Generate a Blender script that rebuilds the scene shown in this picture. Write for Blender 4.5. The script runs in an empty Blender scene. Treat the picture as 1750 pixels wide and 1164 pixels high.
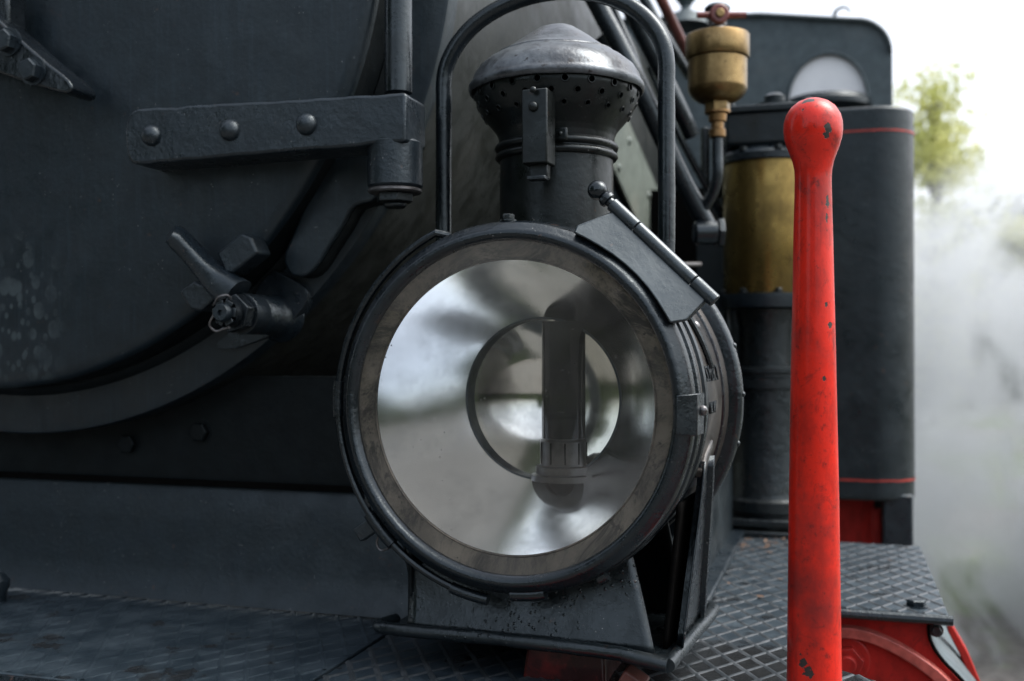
import bpy, bmesh, math, random
from mathutils import Vector, Matrix, noise
R = math.radians
random.seed(7)
scene = bpy.context.scene
COL = scene.collection

# ---------------------------------------------------------------- camera
FPX = 1812.0                       # focal length in pixels of the 1750 px wide photograph
YAW, PITCH = R(17.1), math.atan(13 / 1812)
CAM = Vector((0, 0, 1.6))
FW = Vector((-math.sin(YAW) * math.cos(PITCH), math.cos(YAW) * math.cos(PITCH), math.sin(PITCH)))
RT = Vector((math.cos(YAW), math.sin(YAW), 0))
UP = RT.cross(FW)
cd = bpy.data.cameras.new('camera')
cam = bpy.data.objects.new('camera', cd)
COL.objects.link(cam)
cam.location = CAM
cam.rotation_euler = (R(90) + PITCH, 0, YAW)
cd.sensor_width = 36
cd.lens = FPX * 36 / 1750
cd.clip_start = 0.05
cd.clip_end = 2000
cd.dof.use_dof = True
cd.dof.focus_distance = 0.93
cd.dof.aperture_fstop = 5.0
scene.camera = cam

# ---------------------------------------------------------------- sky, sun, exposure
SUN_EL, SUN_AZ = R(58), R(72)      # azimuth from +Y (the engine's length) towards +X
world = bpy.data.worlds.new('World')
scene.world = world
world.use_nodes = True
wn = world.node_tree
wn.nodes.clear()
sky = wn.nodes.new('ShaderNodeTexSky')
sky.sky_type = 'NISHITA'
sky.sun_disc = False
sky.sun_elevation = SUN_EL
sky.sun_rotation = SUN_AZ
sky.air_density = 1.0
sky.dust_density = 6.0
sky.ozone_density = 1.5
hs = wn.nodes.new('ShaderNodeHueSaturation')
hs.inputs['Saturation'].default_value = 0.42
bg = wn.nodes.new('ShaderNodeBackground')
bg.inputs['Strength'].default_value = 0.15
wo = wn.nodes.new('ShaderNodeOutputWorld')
wn.links.new(sky.outputs[0], hs.inputs['Color'])
wn.links.new(hs.outputs[0], bg.inputs[0])
wn.links.new(bg.outputs[0], wo.inputs[0])
sl = bpy.data.lights.new('sun', 'SUN')
sl.energy = 0.5
sl.angle = R(40)
sl.color = (1.0, 0.96, 0.9)
sun = bpy.data.objects.new('sun', sl)
COL.objects.link(sun)
sd = Vector((math.sin(SUN_AZ) * math.cos(SUN_EL), math.cos(SUN_AZ) * math.cos(SUN_EL), math.sin(SUN_EL)))
sun.rotation_euler = sd.to_track_quat('Z', 'Y').to_euler()
scene.view_settings.view_transform = 'Standard'
scene.view_settings.look = 'None'
scene.view_settings.gamma = 1
scene.view_settings.exposure = 1.42


def W(u, v, **k):
    """point of the place seen at photo pixel (u, v): on a plane X=, Y= or z=, or at depth d="""
    d = FW + RT * ((u - 875) / FPX) + UP * ((582 - v) / FPX)
    if 'Y' in k: t = k['Y'] / d.y
    elif 'X' in k: t = k['X'] / d.x
    elif 'z' in k: t = (k['z'] - CAM.z) / d.z
    else: t = k['d']
    return CAM + d * t

# ---------------------------------------------------------------- materials
class NT:
    def __init__(s, name):
        s.m = bpy.data.materials.new(name)
        s.m.use_nodes = True
        s.t = s.m.node_tree
        s.t.nodes.clear()
        s.out = s.t.nodes.new('ShaderNodeOutputMaterial')
        s.co = s.t.nodes.new('ShaderNodeTexCoord')
        s.geo = s.t.nodes.new('ShaderNodeNewGeometry')
    def n(s, typ, **k):
        nd = s.t.nodes.new(typ)
        for a, b in k.items():
            if a in nd.inputs: nd.inputs[a].default_value = b
            else: setattr(nd, a, b)
        return nd
    def l(s, a, b): s.t.links.new(a, b)
    def pos(s, scale=(1, 1, 1)):
        mp = s.n('ShaderNodeMapping')
        mp.inputs['Scale'].default_value = scale
        s.l(s.geo.outputs['Position'], mp.inputs['Vector'])
        return mp.outputs[0]
    def noise(s, scale, detail=4, rough=.55, vec=None, dist=0):
        nd = s.n('ShaderNodeTexNoise', Scale=scale, Detail=detail, Roughness=rough, Distortion=dist)
        s.l(vec or s.geo.outputs['Position'], nd.inputs['Vector'])
        return nd.outputs['Fac']
    def voro(s, scale, vec=None):
        nd = s.n('ShaderNodeTexVoronoi', Scale=scale)
        s.l(vec or s.geo.outputs['Position'], nd.inputs['Vector'])
        return nd
    def ramp(s, fac, a, b, ca=0.0, cb=1.0):
        mr = s.n('ShaderNodeMapRange')
        mr.interpolation_type = 'SMOOTHSTEP'
        for i, v in zip((1, 2, 3, 4), (a, b, ca, cb)): mr.inputs[i].default_value = v
        s.l(fac, mr.inputs[0])
        return mr.outputs[0]
    def math(s, op, a, b):
        nd = s.n('ShaderNodeMath', operation=op)
        for i, x in enumerate((a, b)):
            if isinstance(x, (int, float)): nd.inputs[i].default_value = x
            else: s.l(x, nd.inputs[i])
        return nd.outputs[0]
    def mix(s, fac, a, b):
        nd = s.n('ShaderNodeMix', data_type='RGBA')
        for i, x in ((0, fac), (6, a), (7, b)):
            if isinstance(x, (int, float)): nd.inputs[i].default_value = x
            elif isinstance(x, tuple): nd.inputs[i].default_value = (*x, 1)
            else: s.l(x, nd.inputs[i])
        return nd.outputs[2]
    def bump(s, h, strength, dist=.001, prev=None):
        nd = s.n('ShaderNodeBump', Strength=strength, Distance=dist)
        s.l(h, nd.inputs['Height'])
        if prev: s.l(prev, nd.inputs['Normal'])
        return nd.outputs[0]
    def bsdf(s, color, rough, metal=0.0, normal=None, spec=.5, coat=0):
        b = s.n('ShaderNodeBsdfPrincipled')
        for k, x in (('Base Color', color), ('Roughness', rough), ('Metallic', metal), ('Specular IOR Level', spec), ('Coat Weight', coat)):
            if isinstance(x, tuple): b.inputs[k].default_value = (*x, 1)
            elif isinstance(x, (int, float)): b.inputs[k].default_value = x
            else: s.l(x, b.inputs[k])
        b.inputs['Coat Roughness'].default_value = .12
        if normal: s.l(normal, b.inputs['Normal'])
        s.l(b.outputs[0], s.out.inputs[0])
        return b

def black_paint(name, base=(.014, .0165, .0195), worn=(.05, .05, .048), rough=.42, grain=1.0, wear=.5, streak=False,
                spots=True, drops=0.0, spec=.5, lump=.5, rust=0.35, stain=None):
    s = NT(name)
    base = tuple(x * k for x, k in zip(base, (.38, .53, .61))); worn = tuple(x * k for x, k in zip(worn, (.58, .70, .76)))
    if streak: vec = s.pos((1, 1, .06))
    else: vec = s.pos()
    big = s.noise(7, 5, .6)
    mid = s.noise(42, 5, .65, vec if not streak else None)
    fine = s.noise(900, 3, .6)
    lon = s.noise(240, 3, .5, s.pos((1, 1, .05)))
    c = s.mix(s.ramp(mid, .35, .7), base, tuple(x * 1.45 for x in base))
    c = s.mix(s.math('MULTIPLY', s.ramp(big, .5, .75), wear), c, worn)
    if streak: c = s.mix(s.math('MULTIPLY', s.ramp(lon, .5, .72), .5), c, tuple(x * 2.2 for x in base))
    if spots:
        v = s.voro(60)
        sp = s.math('MULTIPLY', s.ramp(v.outputs['Distance'], .10, .05), s.ramp(s.noise(18), .52, .6))
        c = s.mix(sp, c, (.045, .05, .055))
        v2 = s.voro(210)
        fl = s.math('MULTIPLY', s.ramp(v2.outputs['Distance'], .14, .06), s.ramp(s.noise(33), .56, .66))
        c = s.mix(fl, c, (.24, .24, .235))
        c = s.mix(s.math('MULTIPLY', s.ramp(s.noise(75, 4, .7), .66, .72), rust), c, (.09, .042, .022))
    r = s.ramp(s.noise(26, 6, .7), .3, .72, rough - .1, rough + .16)
    if stain:
        sub = s.n('ShaderNodeVectorMath', operation='SUBTRACT'); s.l(s.geo.outputs['Position'], sub.inputs[0]); sub.inputs[1].default_value = stain[0]
        ml = s.n('ShaderNodeVectorMath', operation='MULTIPLY'); s.l(sub.outputs[0], ml.inputs[0]); ml.inputs[1].default_value = (1, 1, .6)
        ln = s.n('ShaderNodeVectorMath', operation='LENGTH'); s.l(ml.outputs[0], ln.inputs[0])
        area = s.ramp(s.math('ADD', ln.outputs['Value'], s.math('MULTIPLY', s.noise(22, 3), .06)), stain[1] * 1.25, stain[1] * .55)
        bl_ = s.math('MAXIMUM', s.ramp(s.voro(52, s.pos((1, 1, .75))).outputs['Distance'], .46, .36), s.ramp(s.voro(95, s.pos((1, 1, .7))).outputs['Distance'], .34, .26))
        bl_ = s.math('MULTIPLY', bl_, area)
        c = s.mix(s.math('MULTIPLY', bl_, s.ramp(s.noise(40, 3), .35, .6, .3, 1)), c, (.036, .05, .056))
        r = s.math('ADD', r, s.math('MULTIPLY', bl_, .12))
    if drops:
        v = s.voro(190)
        dr = s.math('MULTIPLY', s.ramp(v.outputs['Distance'], .3, .05), s.ramp(s.noise(11, 3), .5, .62))
        r = s.math('SUBTRACT', r, s.math('MULTIPLY', dr, .25 * drops))
    h = s.bump(fine, .2 * grain, .0006)
    h = s.bump(s.noise(160, 4, .6), .35 * grain, .0010, h)
    h = s.bump(mid, .6 * lump, .003, h)
    if drops: h = s.bump(dr, .7 * drops, .0012, h)
    if streak: h = s.bump(lon, .10, .0006, h)
    bs = s.bsdf(c, r, 0, h, spec)
    bs.inputs['Specular Tint'].default_value = (.82, .945, 1, 1)
    return s.m

M = {}
M['door'] = black_paint('door_paint', (.015, .019, .023), (.040, .046, .050), .40, .9, .5, True, True, 0, .5, .12, .35, (tuple(W(40, 545, Y=1.0)), .085))
M['barrel'] = black_paint('barrel_paint', (.018, .015, .011), (.035, .029, .023), .46, .4, .5, True, False, 0, .5, .15)
M['iron'] = black_paint('forged_iron_paint', (.016, .019, .023), (.05, .05, .052), .31, 1.5, .6, False, True, 0, .6, .7)
M['saddle'] = black_paint('saddle_paint', (.015, .019, .023), (.034, .038, .042), .44, 1.2, .5, False, True, .3, .5, .3)
M['gloss'] = black_paint('glossy_black_paint', (.008, .009, .011), (.03, .03, .03), .25, .6, .12, False, True, 0, .6, .7)
M['lampblack'] = black_paint('lamp_black_paint', (.007, .007, .006), (.016, .016, .014), .32, .5, .5, False, True, 0, .38, .35)
M['foot'] = black_paint('wet_black_paint', (.012, .013, .014), (.03, .03, .03), .27, 1.2, .3, False, True, 1.0, .6, .6)
M['pipe'] = black_paint('pipe_paint', (.010, .011, .013), (.035, .038, .042), .24, .7, .3, False, False, 0, .6, .3)
M['tank'] = black_paint('tank_paint', (.009, .012, .014), (.04, .045, .048), .36, 1.0, .6, False, True, 0, .5, .4, .6)
M['greasy'] = black_paint('greasy_black', (.012, .012, .012), (.05, .04, .03), .3, 1.5, .7, False, True, 0, .6, 1.0, .8)
M['recess'] = black_paint('shaded_recess_paint', (.012, .012, .012), (.018, .018, .018), .5, .8, .3, False, False, 0, .16, .5)  # black paint darkened to carry the shade of joints and recesses
M['plate_grey'] = black_paint('weathered_grey_plate', (.26, .22, .165), (.32, .27, .21), .5, .6, .5, False, False, 0, .5, .2)
M['cab'] = black_paint('cab_paint', (.13, .125, .12), (.17, .16, .15), .5, .6, .5, False, True, 0, .5, .3)

def worn_cap(name='worn_cap_metal', ca=(.05, .058, .066), cb=(.12, .14, .155)):
    s = NT(name)
    a = s.noise(28, 6, .7)
    b = s.noise(9, 5, .6)
    c = s.mix(s.ramp(a, .38, .66), ca, cb)
    c = s.mix(s.ramp(s.noise(120, 4, .7), .58, .7), c, (.018, .018, .018))
    m = s.ramp(b, .3, .7, .3, .7)
    r = s.ramp(a, .3, .7, .26, .42)
    h = s.bump(s.noise(300, 4, .6), .25, .0008)
    h = s.bump(s.noise(30, 4, .6), .6, .003, h)
    s.bsdf(c, r, m, h, .6)
    return s.m
M['cap'] = worn_cap()
M['leafmetal'] = black_paint('rubbed_hinge_metal', (.025, .026, .028), (.16, .155, .15), .27, .5, .5, False, True, 0, .8, .25)

def drum_metal():
    s = NT('tarnished_drum_metal')
    a = s.noise(22, 6, .7)
    st = s.noise(60, 4, .6, s.pos((1, 1, .25)))
    c = s.mix(s.ramp(a, .35, .65), (.022, .021, .020), (.055, .051, .046))
    c = s.mix(s.ramp(st, .55, .7), c, (.03, .03, .03))
    c = s.mix(s.ramp(s.noise(180, 3), .62, .68), c, (.015, .015, .015))
    h = s.bump(s.noise(400, 3), .2, .0006)
    s.bsdf(c, s.ramp(a, .3, .7, .26, .42), .3, h, .5)
    return s.m
M['drum'] = drum_metal()

def dirty_brass_ring():
    s = NT('grimy_reflector_flange')
    a = s.noise(14, 6, .7)
    b = s.noise(90, 5, .7)
    c = s.mix(s.ramp(a, .38, .66), (.075, .064, .05), (.16, .138, .108))
    c = s.mix(s.ramp(s.noise(9, 8, .85, dist=1.2), .44, .58), c, (.020, .019, .016))
    c = s.mix(s.ramp(b, .6, .68), c, (.02, .018, .015))
    h = s.bump(b, .25, .0008)
    s.bsdf(c, s.ramp(a, .3, .7, .34, .55), .5, h, .5)
    return s.m
M['flange'] = dirty_brass_ring()

def mirror(name, tint, r0, r1):
    s = NT(name)
    a = s.noise(16, 6, .7)
    spk = s.math('MULTIPLY', s.ramp(s.voro(150).outputs['Distance'], .16, .06), s.ramp(s.noise(26, 3), .58, .66))
    c = s.mix(s.ramp(a, .4, .75), tint, tuple(x * .72 for x in tint))
    c = s.mix(spk, c, (.03, .03, .028))
    r = s.ramp(a, .3, .75, r0, r1)
    r = s.math('MAXIMUM', r, s.math('MULTIPLY', spk, .6))
    h = s.bump(s.noise(13, 3, .5), .06, .004)
    s.bsdf(c, r, 1.0, h)
    return s.m
M['mirror'] = mirror('silvered_reflector', (.93, .95, .96), .10, .19)
M['grime'] = black_paint('soot_grime', (.03, .03, .03), (.05, .045, .04), .45, 1, .4, False, False)
M['mirror2'] = mirror('inner_reflector', (.90, .90, .84), .06, .16)

def glass(name, tint=(1, 1, 1), dirt=.05, spec_ior=1.5, dark=0.0):
    s = NT(name)
    tr = s.n('ShaderNodeBsdfTransparent'); tr.inputs[0].default_value = (*[x * (1 - dark) for x in tint], 1)
    gl = s.n('ShaderNodeBsdfGlossy', Roughness=.02)
    di = s.n('ShaderNodeBsdfDiffuse'); di.inputs[0].default_value = (.36, .36, .34, 1)
    fr = s.n('ShaderNodeFresnel', IOR=spec_ior)
    m1 = s.n('ShaderNodeMixShader'); m2 = s.n('ShaderNodeMixShader')
    a = s.noise(10, 6, .75)
    b = s.ramp(s.noise(180, 3, .7), .66, .72, 0, .35)
    dd = s.math('ADD', s.ramp(a, .3, .8, dirt * .35, dirt * 1.6), s.math('MULTIPLY', b, .5))
    s.l(dd, m1.inputs[0]); s.l(tr.outputs[0], m1.inputs[1]); s.l(di.outputs[0], m1.inputs[2])
    s.l(fr.outputs[0], m2.inputs[0]); s.l(m1.outputs[0], m2.inputs[1]); s.l(gl.outputs[0], m2.inputs[2])
    s.l(m2.outputs[0], s.out.inputs[0])
    return s.m
M['glass'] = glass('lamp_glass', (.97, .98, .98), .075)
M['smoke_glass'] = glass('sooty_lamp_chimney', (.50, .50, .50), .045, 1.4, .9)

def red_paint(name, base=(.62, .018, .012), dirt=.5, chips=(), rough=.3):
    s = NT(name)
    a = s.noise(34, 7, .75, s.pos((1, 1, .45)))
    b = s.noise(11, 5, .7)
    c = s.mix(s.ramp(a, .42, .66), base, tuple(x * .6 for x in base))
    mo = s.noise(38, 9, .85, s.pos((1, 1, .55)), .9)
    c = s.mix(s.math('MULTIPLY', s.ramp(mo, .54, .66), dirt), c, (.14, .010, .008))
    c = s.mix(s.math('MULTIPLY', s.ramp(b, .5, .72), dirt), c, (.17, .012, .010))
    f = s.noise(150, 5, .8)
    c = s.mix(s.math('MULTIPLY', s.ramp(f, .56, .68), .6 * dirt + .2), c, (.07, .008, .007))
    ln = s.noise(130, 3, .6, s.pos((1, 1, .1)))
    c = s.mix(s.math('MULTIPLY', s.ramp(ln, .62, .72), .35), c, (.12, .01, .01))
    vs_ = s.voro(38)
    hh = s.math('MULTIPLY', s.ramp(s.math('ADD', vs_.outputs['Distance'], s.math('MULTIPLY', s.noise(260, 3), .10)), .125, .105), s.ramp(s.noise(17, 3), .55, .58)) if chips else None
    for (p, rad, st) in chips:
        sub = s.n('ShaderNodeVectorMath', operation='SUBTRACT'); s.l(s.geo.outputs['Position'], sub.inputs[0]); sub.inputs[1].default_value = p
        mp = s.n('ShaderNodeVectorMath', operation='MULTIPLY'); s.l(sub.outputs[0], mp.inputs[0]); mp.inputs[1].default_value = st
        ln_ = s.n('ShaderNodeVectorMath', operation='LENGTH'); s.l(mp.outputs[0], ln_.inputs[0])
        dd = s.math('ADD', ln_.outputs['Value'], s.math('MULTIPLY', s.math('SUBTRACT', s.noise(230, 3, .6), .5), rad * 2.6))
        mk = s.ramp(dd, rad * 1.06, rad * .94)
        hh = mk if hh is None else s.math('MAXIMUM', hh, mk)
    r = s.ramp(a, .3, .7, rough - .05, rough + .14)
    h = s.bump(s.noise(70, 5, .65), .3, .0015)
    h = s.bump(f, .2, .0006, h)
    if hh is not None:
        c = s.mix(hh, c, (.03, .027, .025))
        iv = s.math('SUBTRACT', 1.0, hh)
        h = s.bump(iv, .8, .0006, h)
    s.bsdf(c, s.math('ADD', r, .1), 0, h, .2, .3)
    return s.m

def brass(name, a=(.27, .19, .085), b=(.14, .095, .04), rough=.27):
    s = NT(name)
    n1 = s.noise(14, 6, .7)
    n2 = s.noise(60, 5, .7, s.pos((1, 1, .35)))
    c = s.mix(s.ramp(n1, .35, .65), a, b)
    c = s.mix(s.math('MULTIPLY', s.ramp(n2, .52, .72), .6), c, (.07, .045, .02))
    c = s.mix(s.ramp(s.noise(160, 4), .66, .72), c, (.04, .03, .02))
    s.bsdf(c, s.ramp(n1, .3, .7, rough - .05, rough + .15), .9, s.bump(n2, .15, .001), .5)
    return s.m
M['brass'] = brass('tarnished_brass')
M['brass2'] = brass('oiled_brass', (.25, .175, .055), (.13, .092, .03), .26)

def simple(name, c, r=.5, m=0.0, bump=.2, sc=80, var=.4):
    s = NT(name)
    a = s.noise(sc, 5, .65)
    s.bsdf(s.mix(s.ramp(a, .35, .7), c, tuple(x * (1 - var) for x in c)), r, m, s.bump(a, bump, .002))
    return s.m
M['window'] = simple('frosted_cab_window', (.85, .88, .90), .25, 0, .05, 6, .12)
M['steel'] = simple('dull_steel', (.16, .16, .165), .35, .8)
M['burner'] = simple('burner_metal', (.07, .068, .063), .34, .8, .3, 60)
M['darkgap'] = simple('shaded_interior', (.004, .004, .004), .9)  # near-black without sheen: shade of gaps and insides put into the colour
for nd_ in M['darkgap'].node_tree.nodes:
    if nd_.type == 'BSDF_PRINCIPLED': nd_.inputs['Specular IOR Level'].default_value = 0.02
M['lining'] = simple('red_lining', (.35, .03, .02), .5)
M['leaf_litter'] = simple('dry_leaves', (.085, .048, .028), .7, 0, .2, 30)
M['bark'] = simple('bark', (.07, .055, .04), .9, 0, .6, 20)
M['wall'] = simple('house_wall', (.45, .42, .38), .8, 0, .2, 4)
M['roof'] = simple('roof_tiles', (.32, .11, .06), .8, 0, .2, 6)
M['pane_dark'] = simple('window_dark', (.03, .035, .04), .15)

def tread():
    s = NT('wet_chequer_plate')
    a = s.noise(26, 6, .7)
    f = s.noise(260, 4, .7)
    c = s.mix(s.ramp(a, .35, .68), (.013, .021, .029), (.027, .039, .050))
    c = s.mix(s.ramp(f, .6, .7), c, (.025, .027, .03))
    fk = s.math('MULTIPLY', s.ramp(s.voro(170).outputs['Distance'], .10, .04), s.ramp(s.noise(60, 2), .52, .6))
    c = s.mix(fk, c, (.30, .31, .31))
    sub = s.n('ShaderNodeVectorMath', operation='SUBTRACT'); s.l(s.geo.outputs['Position'], sub.inputs[0])
    sub.inputs[1].default_value = (-.07, 1.0, 1.3)
    mp = s.n('ShaderNodeVectorMath', operation='MULTIPLY'); s.l(sub.outputs[0], mp.inputs[0]); mp.inputs[1].default_value = (.8, 1.3, 1)
    ln = s.n('ShaderNodeVectorMath', operation='LENGTH'); s.l(mp.outputs[0], ln.inputs[0])
    wet = s.ramp(s.math('ADD', ln.outputs['Value'], s.math('MULTIPLY', s.math('SUBTRACT', s.noise(30, 3), .5), .12)), .16, .10)
    wet2 = s.math('MULTIPLY', s.ramp(s.noise(16, 3), .60, .66), .8)
    wet = s.math('MAXIMUM', wet, wet2)
    c = s.mix(wet, c, (.016, .017, .018))
    r = s.math('SUBTRACT', s.ramp(a, .3, .7, .34, .54), s.math('MULTIPLY', wet, .26))
    h = s.bump(f, .25, .001)
    h = s.bump(s.noise(70, 5, .7), .5, .002, h)
    s.bsdf(c, r, .15, h, .6).inputs['Specular Tint'].default_value = (.75, .93, 1, 1)
    return s.m
M['tread'] = tread()

def ribm():
    s = NT('worn_tread_ribs')
    a = s.noise(40, 5, .7)
    c = s.mix(s.ramp(a, .4, .7), (.028, .036, .042), (.060, .070, .078))
    s.bsdf(c, s.ramp(a, .3, .7, .32, .55), .3, s.bump(s.noise(300, 3), .3, .001), .6)
    return s.m
M['rib'] = ribm()

# ---------------------------------------------------------------- mesh helpers
def frame_of(z):
    z = z.normalized()
    x = Vector((0, 0, 1)).cross(z)
    if x.length < 1e-4: x = Vector((1, 0, 0))
    x.normalize()
    return x, z.cross(x), z

def add_ring(bm, c, x, y, r, n, ry=None):
    return [bm.verts.new(c + x * (r * math.cos(2 * math.pi * i / n)) + y * ((ry or r) * math.sin(2 * math.pi * i / n))) for i in range(n)]

def bridge(bm, a, b):
    n = len(a)
    for i in range(n): bm.faces.new((a[i], a[(i + 1) % n], b[(i + 1) % n], b[i]))

def cap_face(bm, ring, flip=False):
    bm.faces.new(ring[::-1] if flip else ring)

def cyl(bm, p0, p1, r0, r1=None, n=32, ends=True, cham=0.0, spin=0):
    p0, p1 = Vector(p0), Vector(p1)
    x, y, z = frame_of(p1 - p0)
    if spin: x, y = x * math.cos(spin) + y * math.sin(spin), y * math.cos(spin) - x * math.sin(spin)
    r1 = r0 if r1 is None else r1
    prof = [(0, r0), ((p1 - p0).length, r1)]
    if cham: prof = [(0, r0 - cham), (cham, r0), (prof[1][0] - cham, r1), (prof[1][0], r1 - cham)]
    rings = [add_ring(bm, p0 + z * h, x, y, r, n) for h, r in prof]
    for a, b in zip(rings, rings[1:]): bridge(bm, a, b)
    if ends: cap_face(bm, rings[0], True); cap_face(bm, rings[-1])
    return bm

def lathe(bm, prof, o, axis, n=64, closed=False):
    """prof: (radius, height along axis) points"""
    o = Vector(o)
    x, y, z = frame_of(Vector(axis))
    rings = []
    for r, h in prof:
        if r < 1e-6: rings.append([bm.verts.new(o + z * h)])
        else: rings.append(add_ring(bm, o + z * h, x, y, r, n))
    seq = list(zip(rings, rings[1:]))
    if closed: seq.append((rings[-1], rings[0]))
    for a, b in seq:
        if len(a) == 1 and len(b) > 1:
            for i in range(n): bm.faces.new((a[0], b[(i + 1) % n], b[i]))
        elif len(b) == 1 and len(a) > 1:
            for i in range(n): bm.faces.new((a[i], a[(i + 1) % n], b[0]))
        elif len(a) > 1: bridge(bm, a, b)
    return bm

def smooth_path(pts, k=8):
    P = [Vector(p) for p in pts]
    P = [P[0] * 2 - P[1]] + P + [P[-1] * 2 - P[-2]]
    out = []
    for i in range(1, len(P) - 2):
        a, b, c, d = P[i - 1:i + 3]
        for j in range(k):
            t = j / k
            out.append(.5 * ((2 * b) + (c - a) * t + (2 * a - 5 * b + 4 * c - d) * t * t + (3 * b - a - 3 * c + d) * t ** 3))
    out.append(P[-2])
    return out

def tube(bm, pts, r, n=16, ends=True, closed=False):
    pts = [Vector(p) for p in pts]
    m = len(pts)
    x = None; rings = []
    for i, p in enumerate(pts):
        if closed: t = (pts[(i + 1) % m] - pts[i - 1]).normalized()
        else: t = (pts[min(i + 1, m - 1)] - pts[max(i - 1, 0)]).normalized()
        if x is None: x = frame_of(t)[0]
        x = (x - t * x.dot(t)).normalized()
        y = t.cross(x)
        rr = r(i / (m - 1)) if callable(r) else r
        rings.append(add_ring(bm, p, x, y, rr, n))
    for a, b in zip(rings, rings[1:]): bridge(bm, a, b)
    if closed: bridge(bm, rings[-1], rings[0])
    elif ends: cap_face(bm, rings[0], True); cap_face(bm, rings[-1])
    return bm

def box(bm, c, size, rot=None):
    c = Vector(c)
    vs = []
    for dz in (-.5, .5):
        for dx, dy in ((-.5, -.5), (.5, -.5), (.5, .5), (-.5, .5)):
            v = Vector((dx * size[0], dy * size[1], dz * size[2]))
            if rot is not None: v = rot @ v
            vs.append(bm.verts.new(c + v))
    for f in ((3, 2, 1, 0), (4, 5, 6, 7), (0, 1, 5, 4), (1, 2, 6, 5), (2, 3, 7, 6), (3, 0, 4, 7)):
        bm.faces.new([vs[i] for i in f])
    return bm

def prism(bm, poly, vec):
    """closed polygon (3D points) extruded by vec"""
    a = [bm.verts.new(Vector(p)) for p in poly]
    b = [bm.verts.new(Vector(p) + Vector(vec)) for p in poly]
    bm.faces.new(a); bm.faces.new(b[::-1])
    n = len(a)
    for i in range(n): bm.faces.new((a[i], b[i], b[(i + 1) % n], a[(i + 1) % n]))
    return bm

def dome(bm, c, axis, r, h, n=20, k=6, base=0.0):
    prof = [(r, -base)] + [(r * math.cos(i / k * math.pi / 2), h * math.sin(i / k * math.pi / 2)) for i in range(k)] + [(0, h)]
    lathe(bm, prof, c, axis, n)
    return bm

def sphere(bm, c, r, n=20, axis=(0, 0, 1)):
    k = n // 2
    return lathe(bm, [(0, -r)] + [(r * math.sin(math.pi * i / k), -r * math.cos(math.pi * i / k)) for i in range(1, k)] + [(0, r)], c, axis, n)

def BM(): return bmesh.new()

def empty(name, loc, label, cat, group=None, rz=0, kind=None):
    o = bpy.data.objects.new(name, None)
    COL.objects.link(o)
    o.empty_display_size = .05
    o.location = loc
    o.rotation_euler = (0, 0, rz)
    o['label'] = label; o['category'] = cat
    if group: o['group'] = group
    if kind: o['kind'] = kind
    bpy.context.view_layer.update()
    return o

MW = {}
def mw(o):
    if o.name in MW: return MW[o.name]
    m = Matrix.LocRotScale(o.location, o.rotation_euler, o.scale)
    if o.parent: m = mw(o.parent) @ m
    MW[o.name] = m
    return m

def obj(name, bm, mat, parent=None, bev=0, seg=2, ang=35, label=None, wob=0, sub=0, smooth=True, origin=None):
    """world-space bmesh -> ONE linked mesh object; its origin sits at its own centre"""
    if sub: bmesh.ops.subdivide_edges(bm, edges=bm.edges[:], cuts=sub, use_grid_fill=True)
    bmesh.ops.recalc_face_normals(bm, faces=bm.faces[:])
    if wob:
        for v in bm.verts:
            v.co += noise.noise_vector(v.co * 45) * wob + noise.noise_vector(v.co * 160) * wob * .3
    c = Vector(origin) if origin else sum((v.co for v in bm.verts), Vector()) / max(1, len(bm.verts))
    pm = mw(parent) if parent else Matrix()
    inv = pm.inverted()
    for v in bm.verts: v.co = inv.to_3x3() @ (v.co - c)
    me = bpy.data.meshes.new(name)
    bm.to_mesh(me); bm.free()
    me.materials.append(mat)
    if smooth:
        me.shade_smooth(); me.set_sharp_from_angle(angle=R(ang))
    o = bpy.data.objects.new(name, me)
    COL.objects.link(o)
    o.location = inv @ c
    if parent: o.parent = parent
    MW[o.name] = pm @ Matrix.Translation(o.location)
    if bev:
        b = o.modifiers.new('bevel', 'BEVEL'); b.width = bev; b.segments = seg; b.limit_method = 'ANGLE'; b.angle_limit = R(30)
        b.harden_normals = False
    if label: o['label'] = label
    return o

def clone(src, loc, parent, axis=None, scale=1.0):
    """same mesh, other place; the mesh's own +Z is turned to axis"""
    o = src.copy()
    COL.objects.link(o)
    pm = mw(parent) if parent else Matrix()
    q = Vector(axis).to_track_quat('Z', 'Y').to_matrix().to_4x4() if axis is not None else Matrix()
    m = pm.inverted() @ Matrix.Translation(loc) @ q @ Matrix.Scale(scale, 4)
    o.parent = parent
    o.matrix_local = m
    return o

def local_mesh(name, bm, mat, ang=35):
    bmesh.ops.recalc_face_normals(bm, faces=bm.faces[:])
    me = bpy.data.meshes.new(name); bm.to_mesh(me); bm.free(); me.materials.append(mat)
    me.shade_smooth(); me.set_sharp_from_angle(angle=R(ang))
    return me

def place(name, me, loc, parent, axis=None, spin=0, scale=1.0, label=None):
    o = bpy.data.objects.new(name, me)
    COL.objects.link(o)
    pm = mw(parent)
    q = Vector(axis).to_track_quat('Z', 'Y').to_matrix().to_4x4() if axis is not None else Matrix()
    m = pm.inverted() @ Matrix.Translation(loc) @ q @ Matrix.Rotation(spin, 4, 'Z') @ Matrix.Scale(scale, 4)
    o.parent = parent
    o.matrix_local = m
    MW[o.name] = pm @ m
    if label: o['label'] = label
    return o

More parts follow.
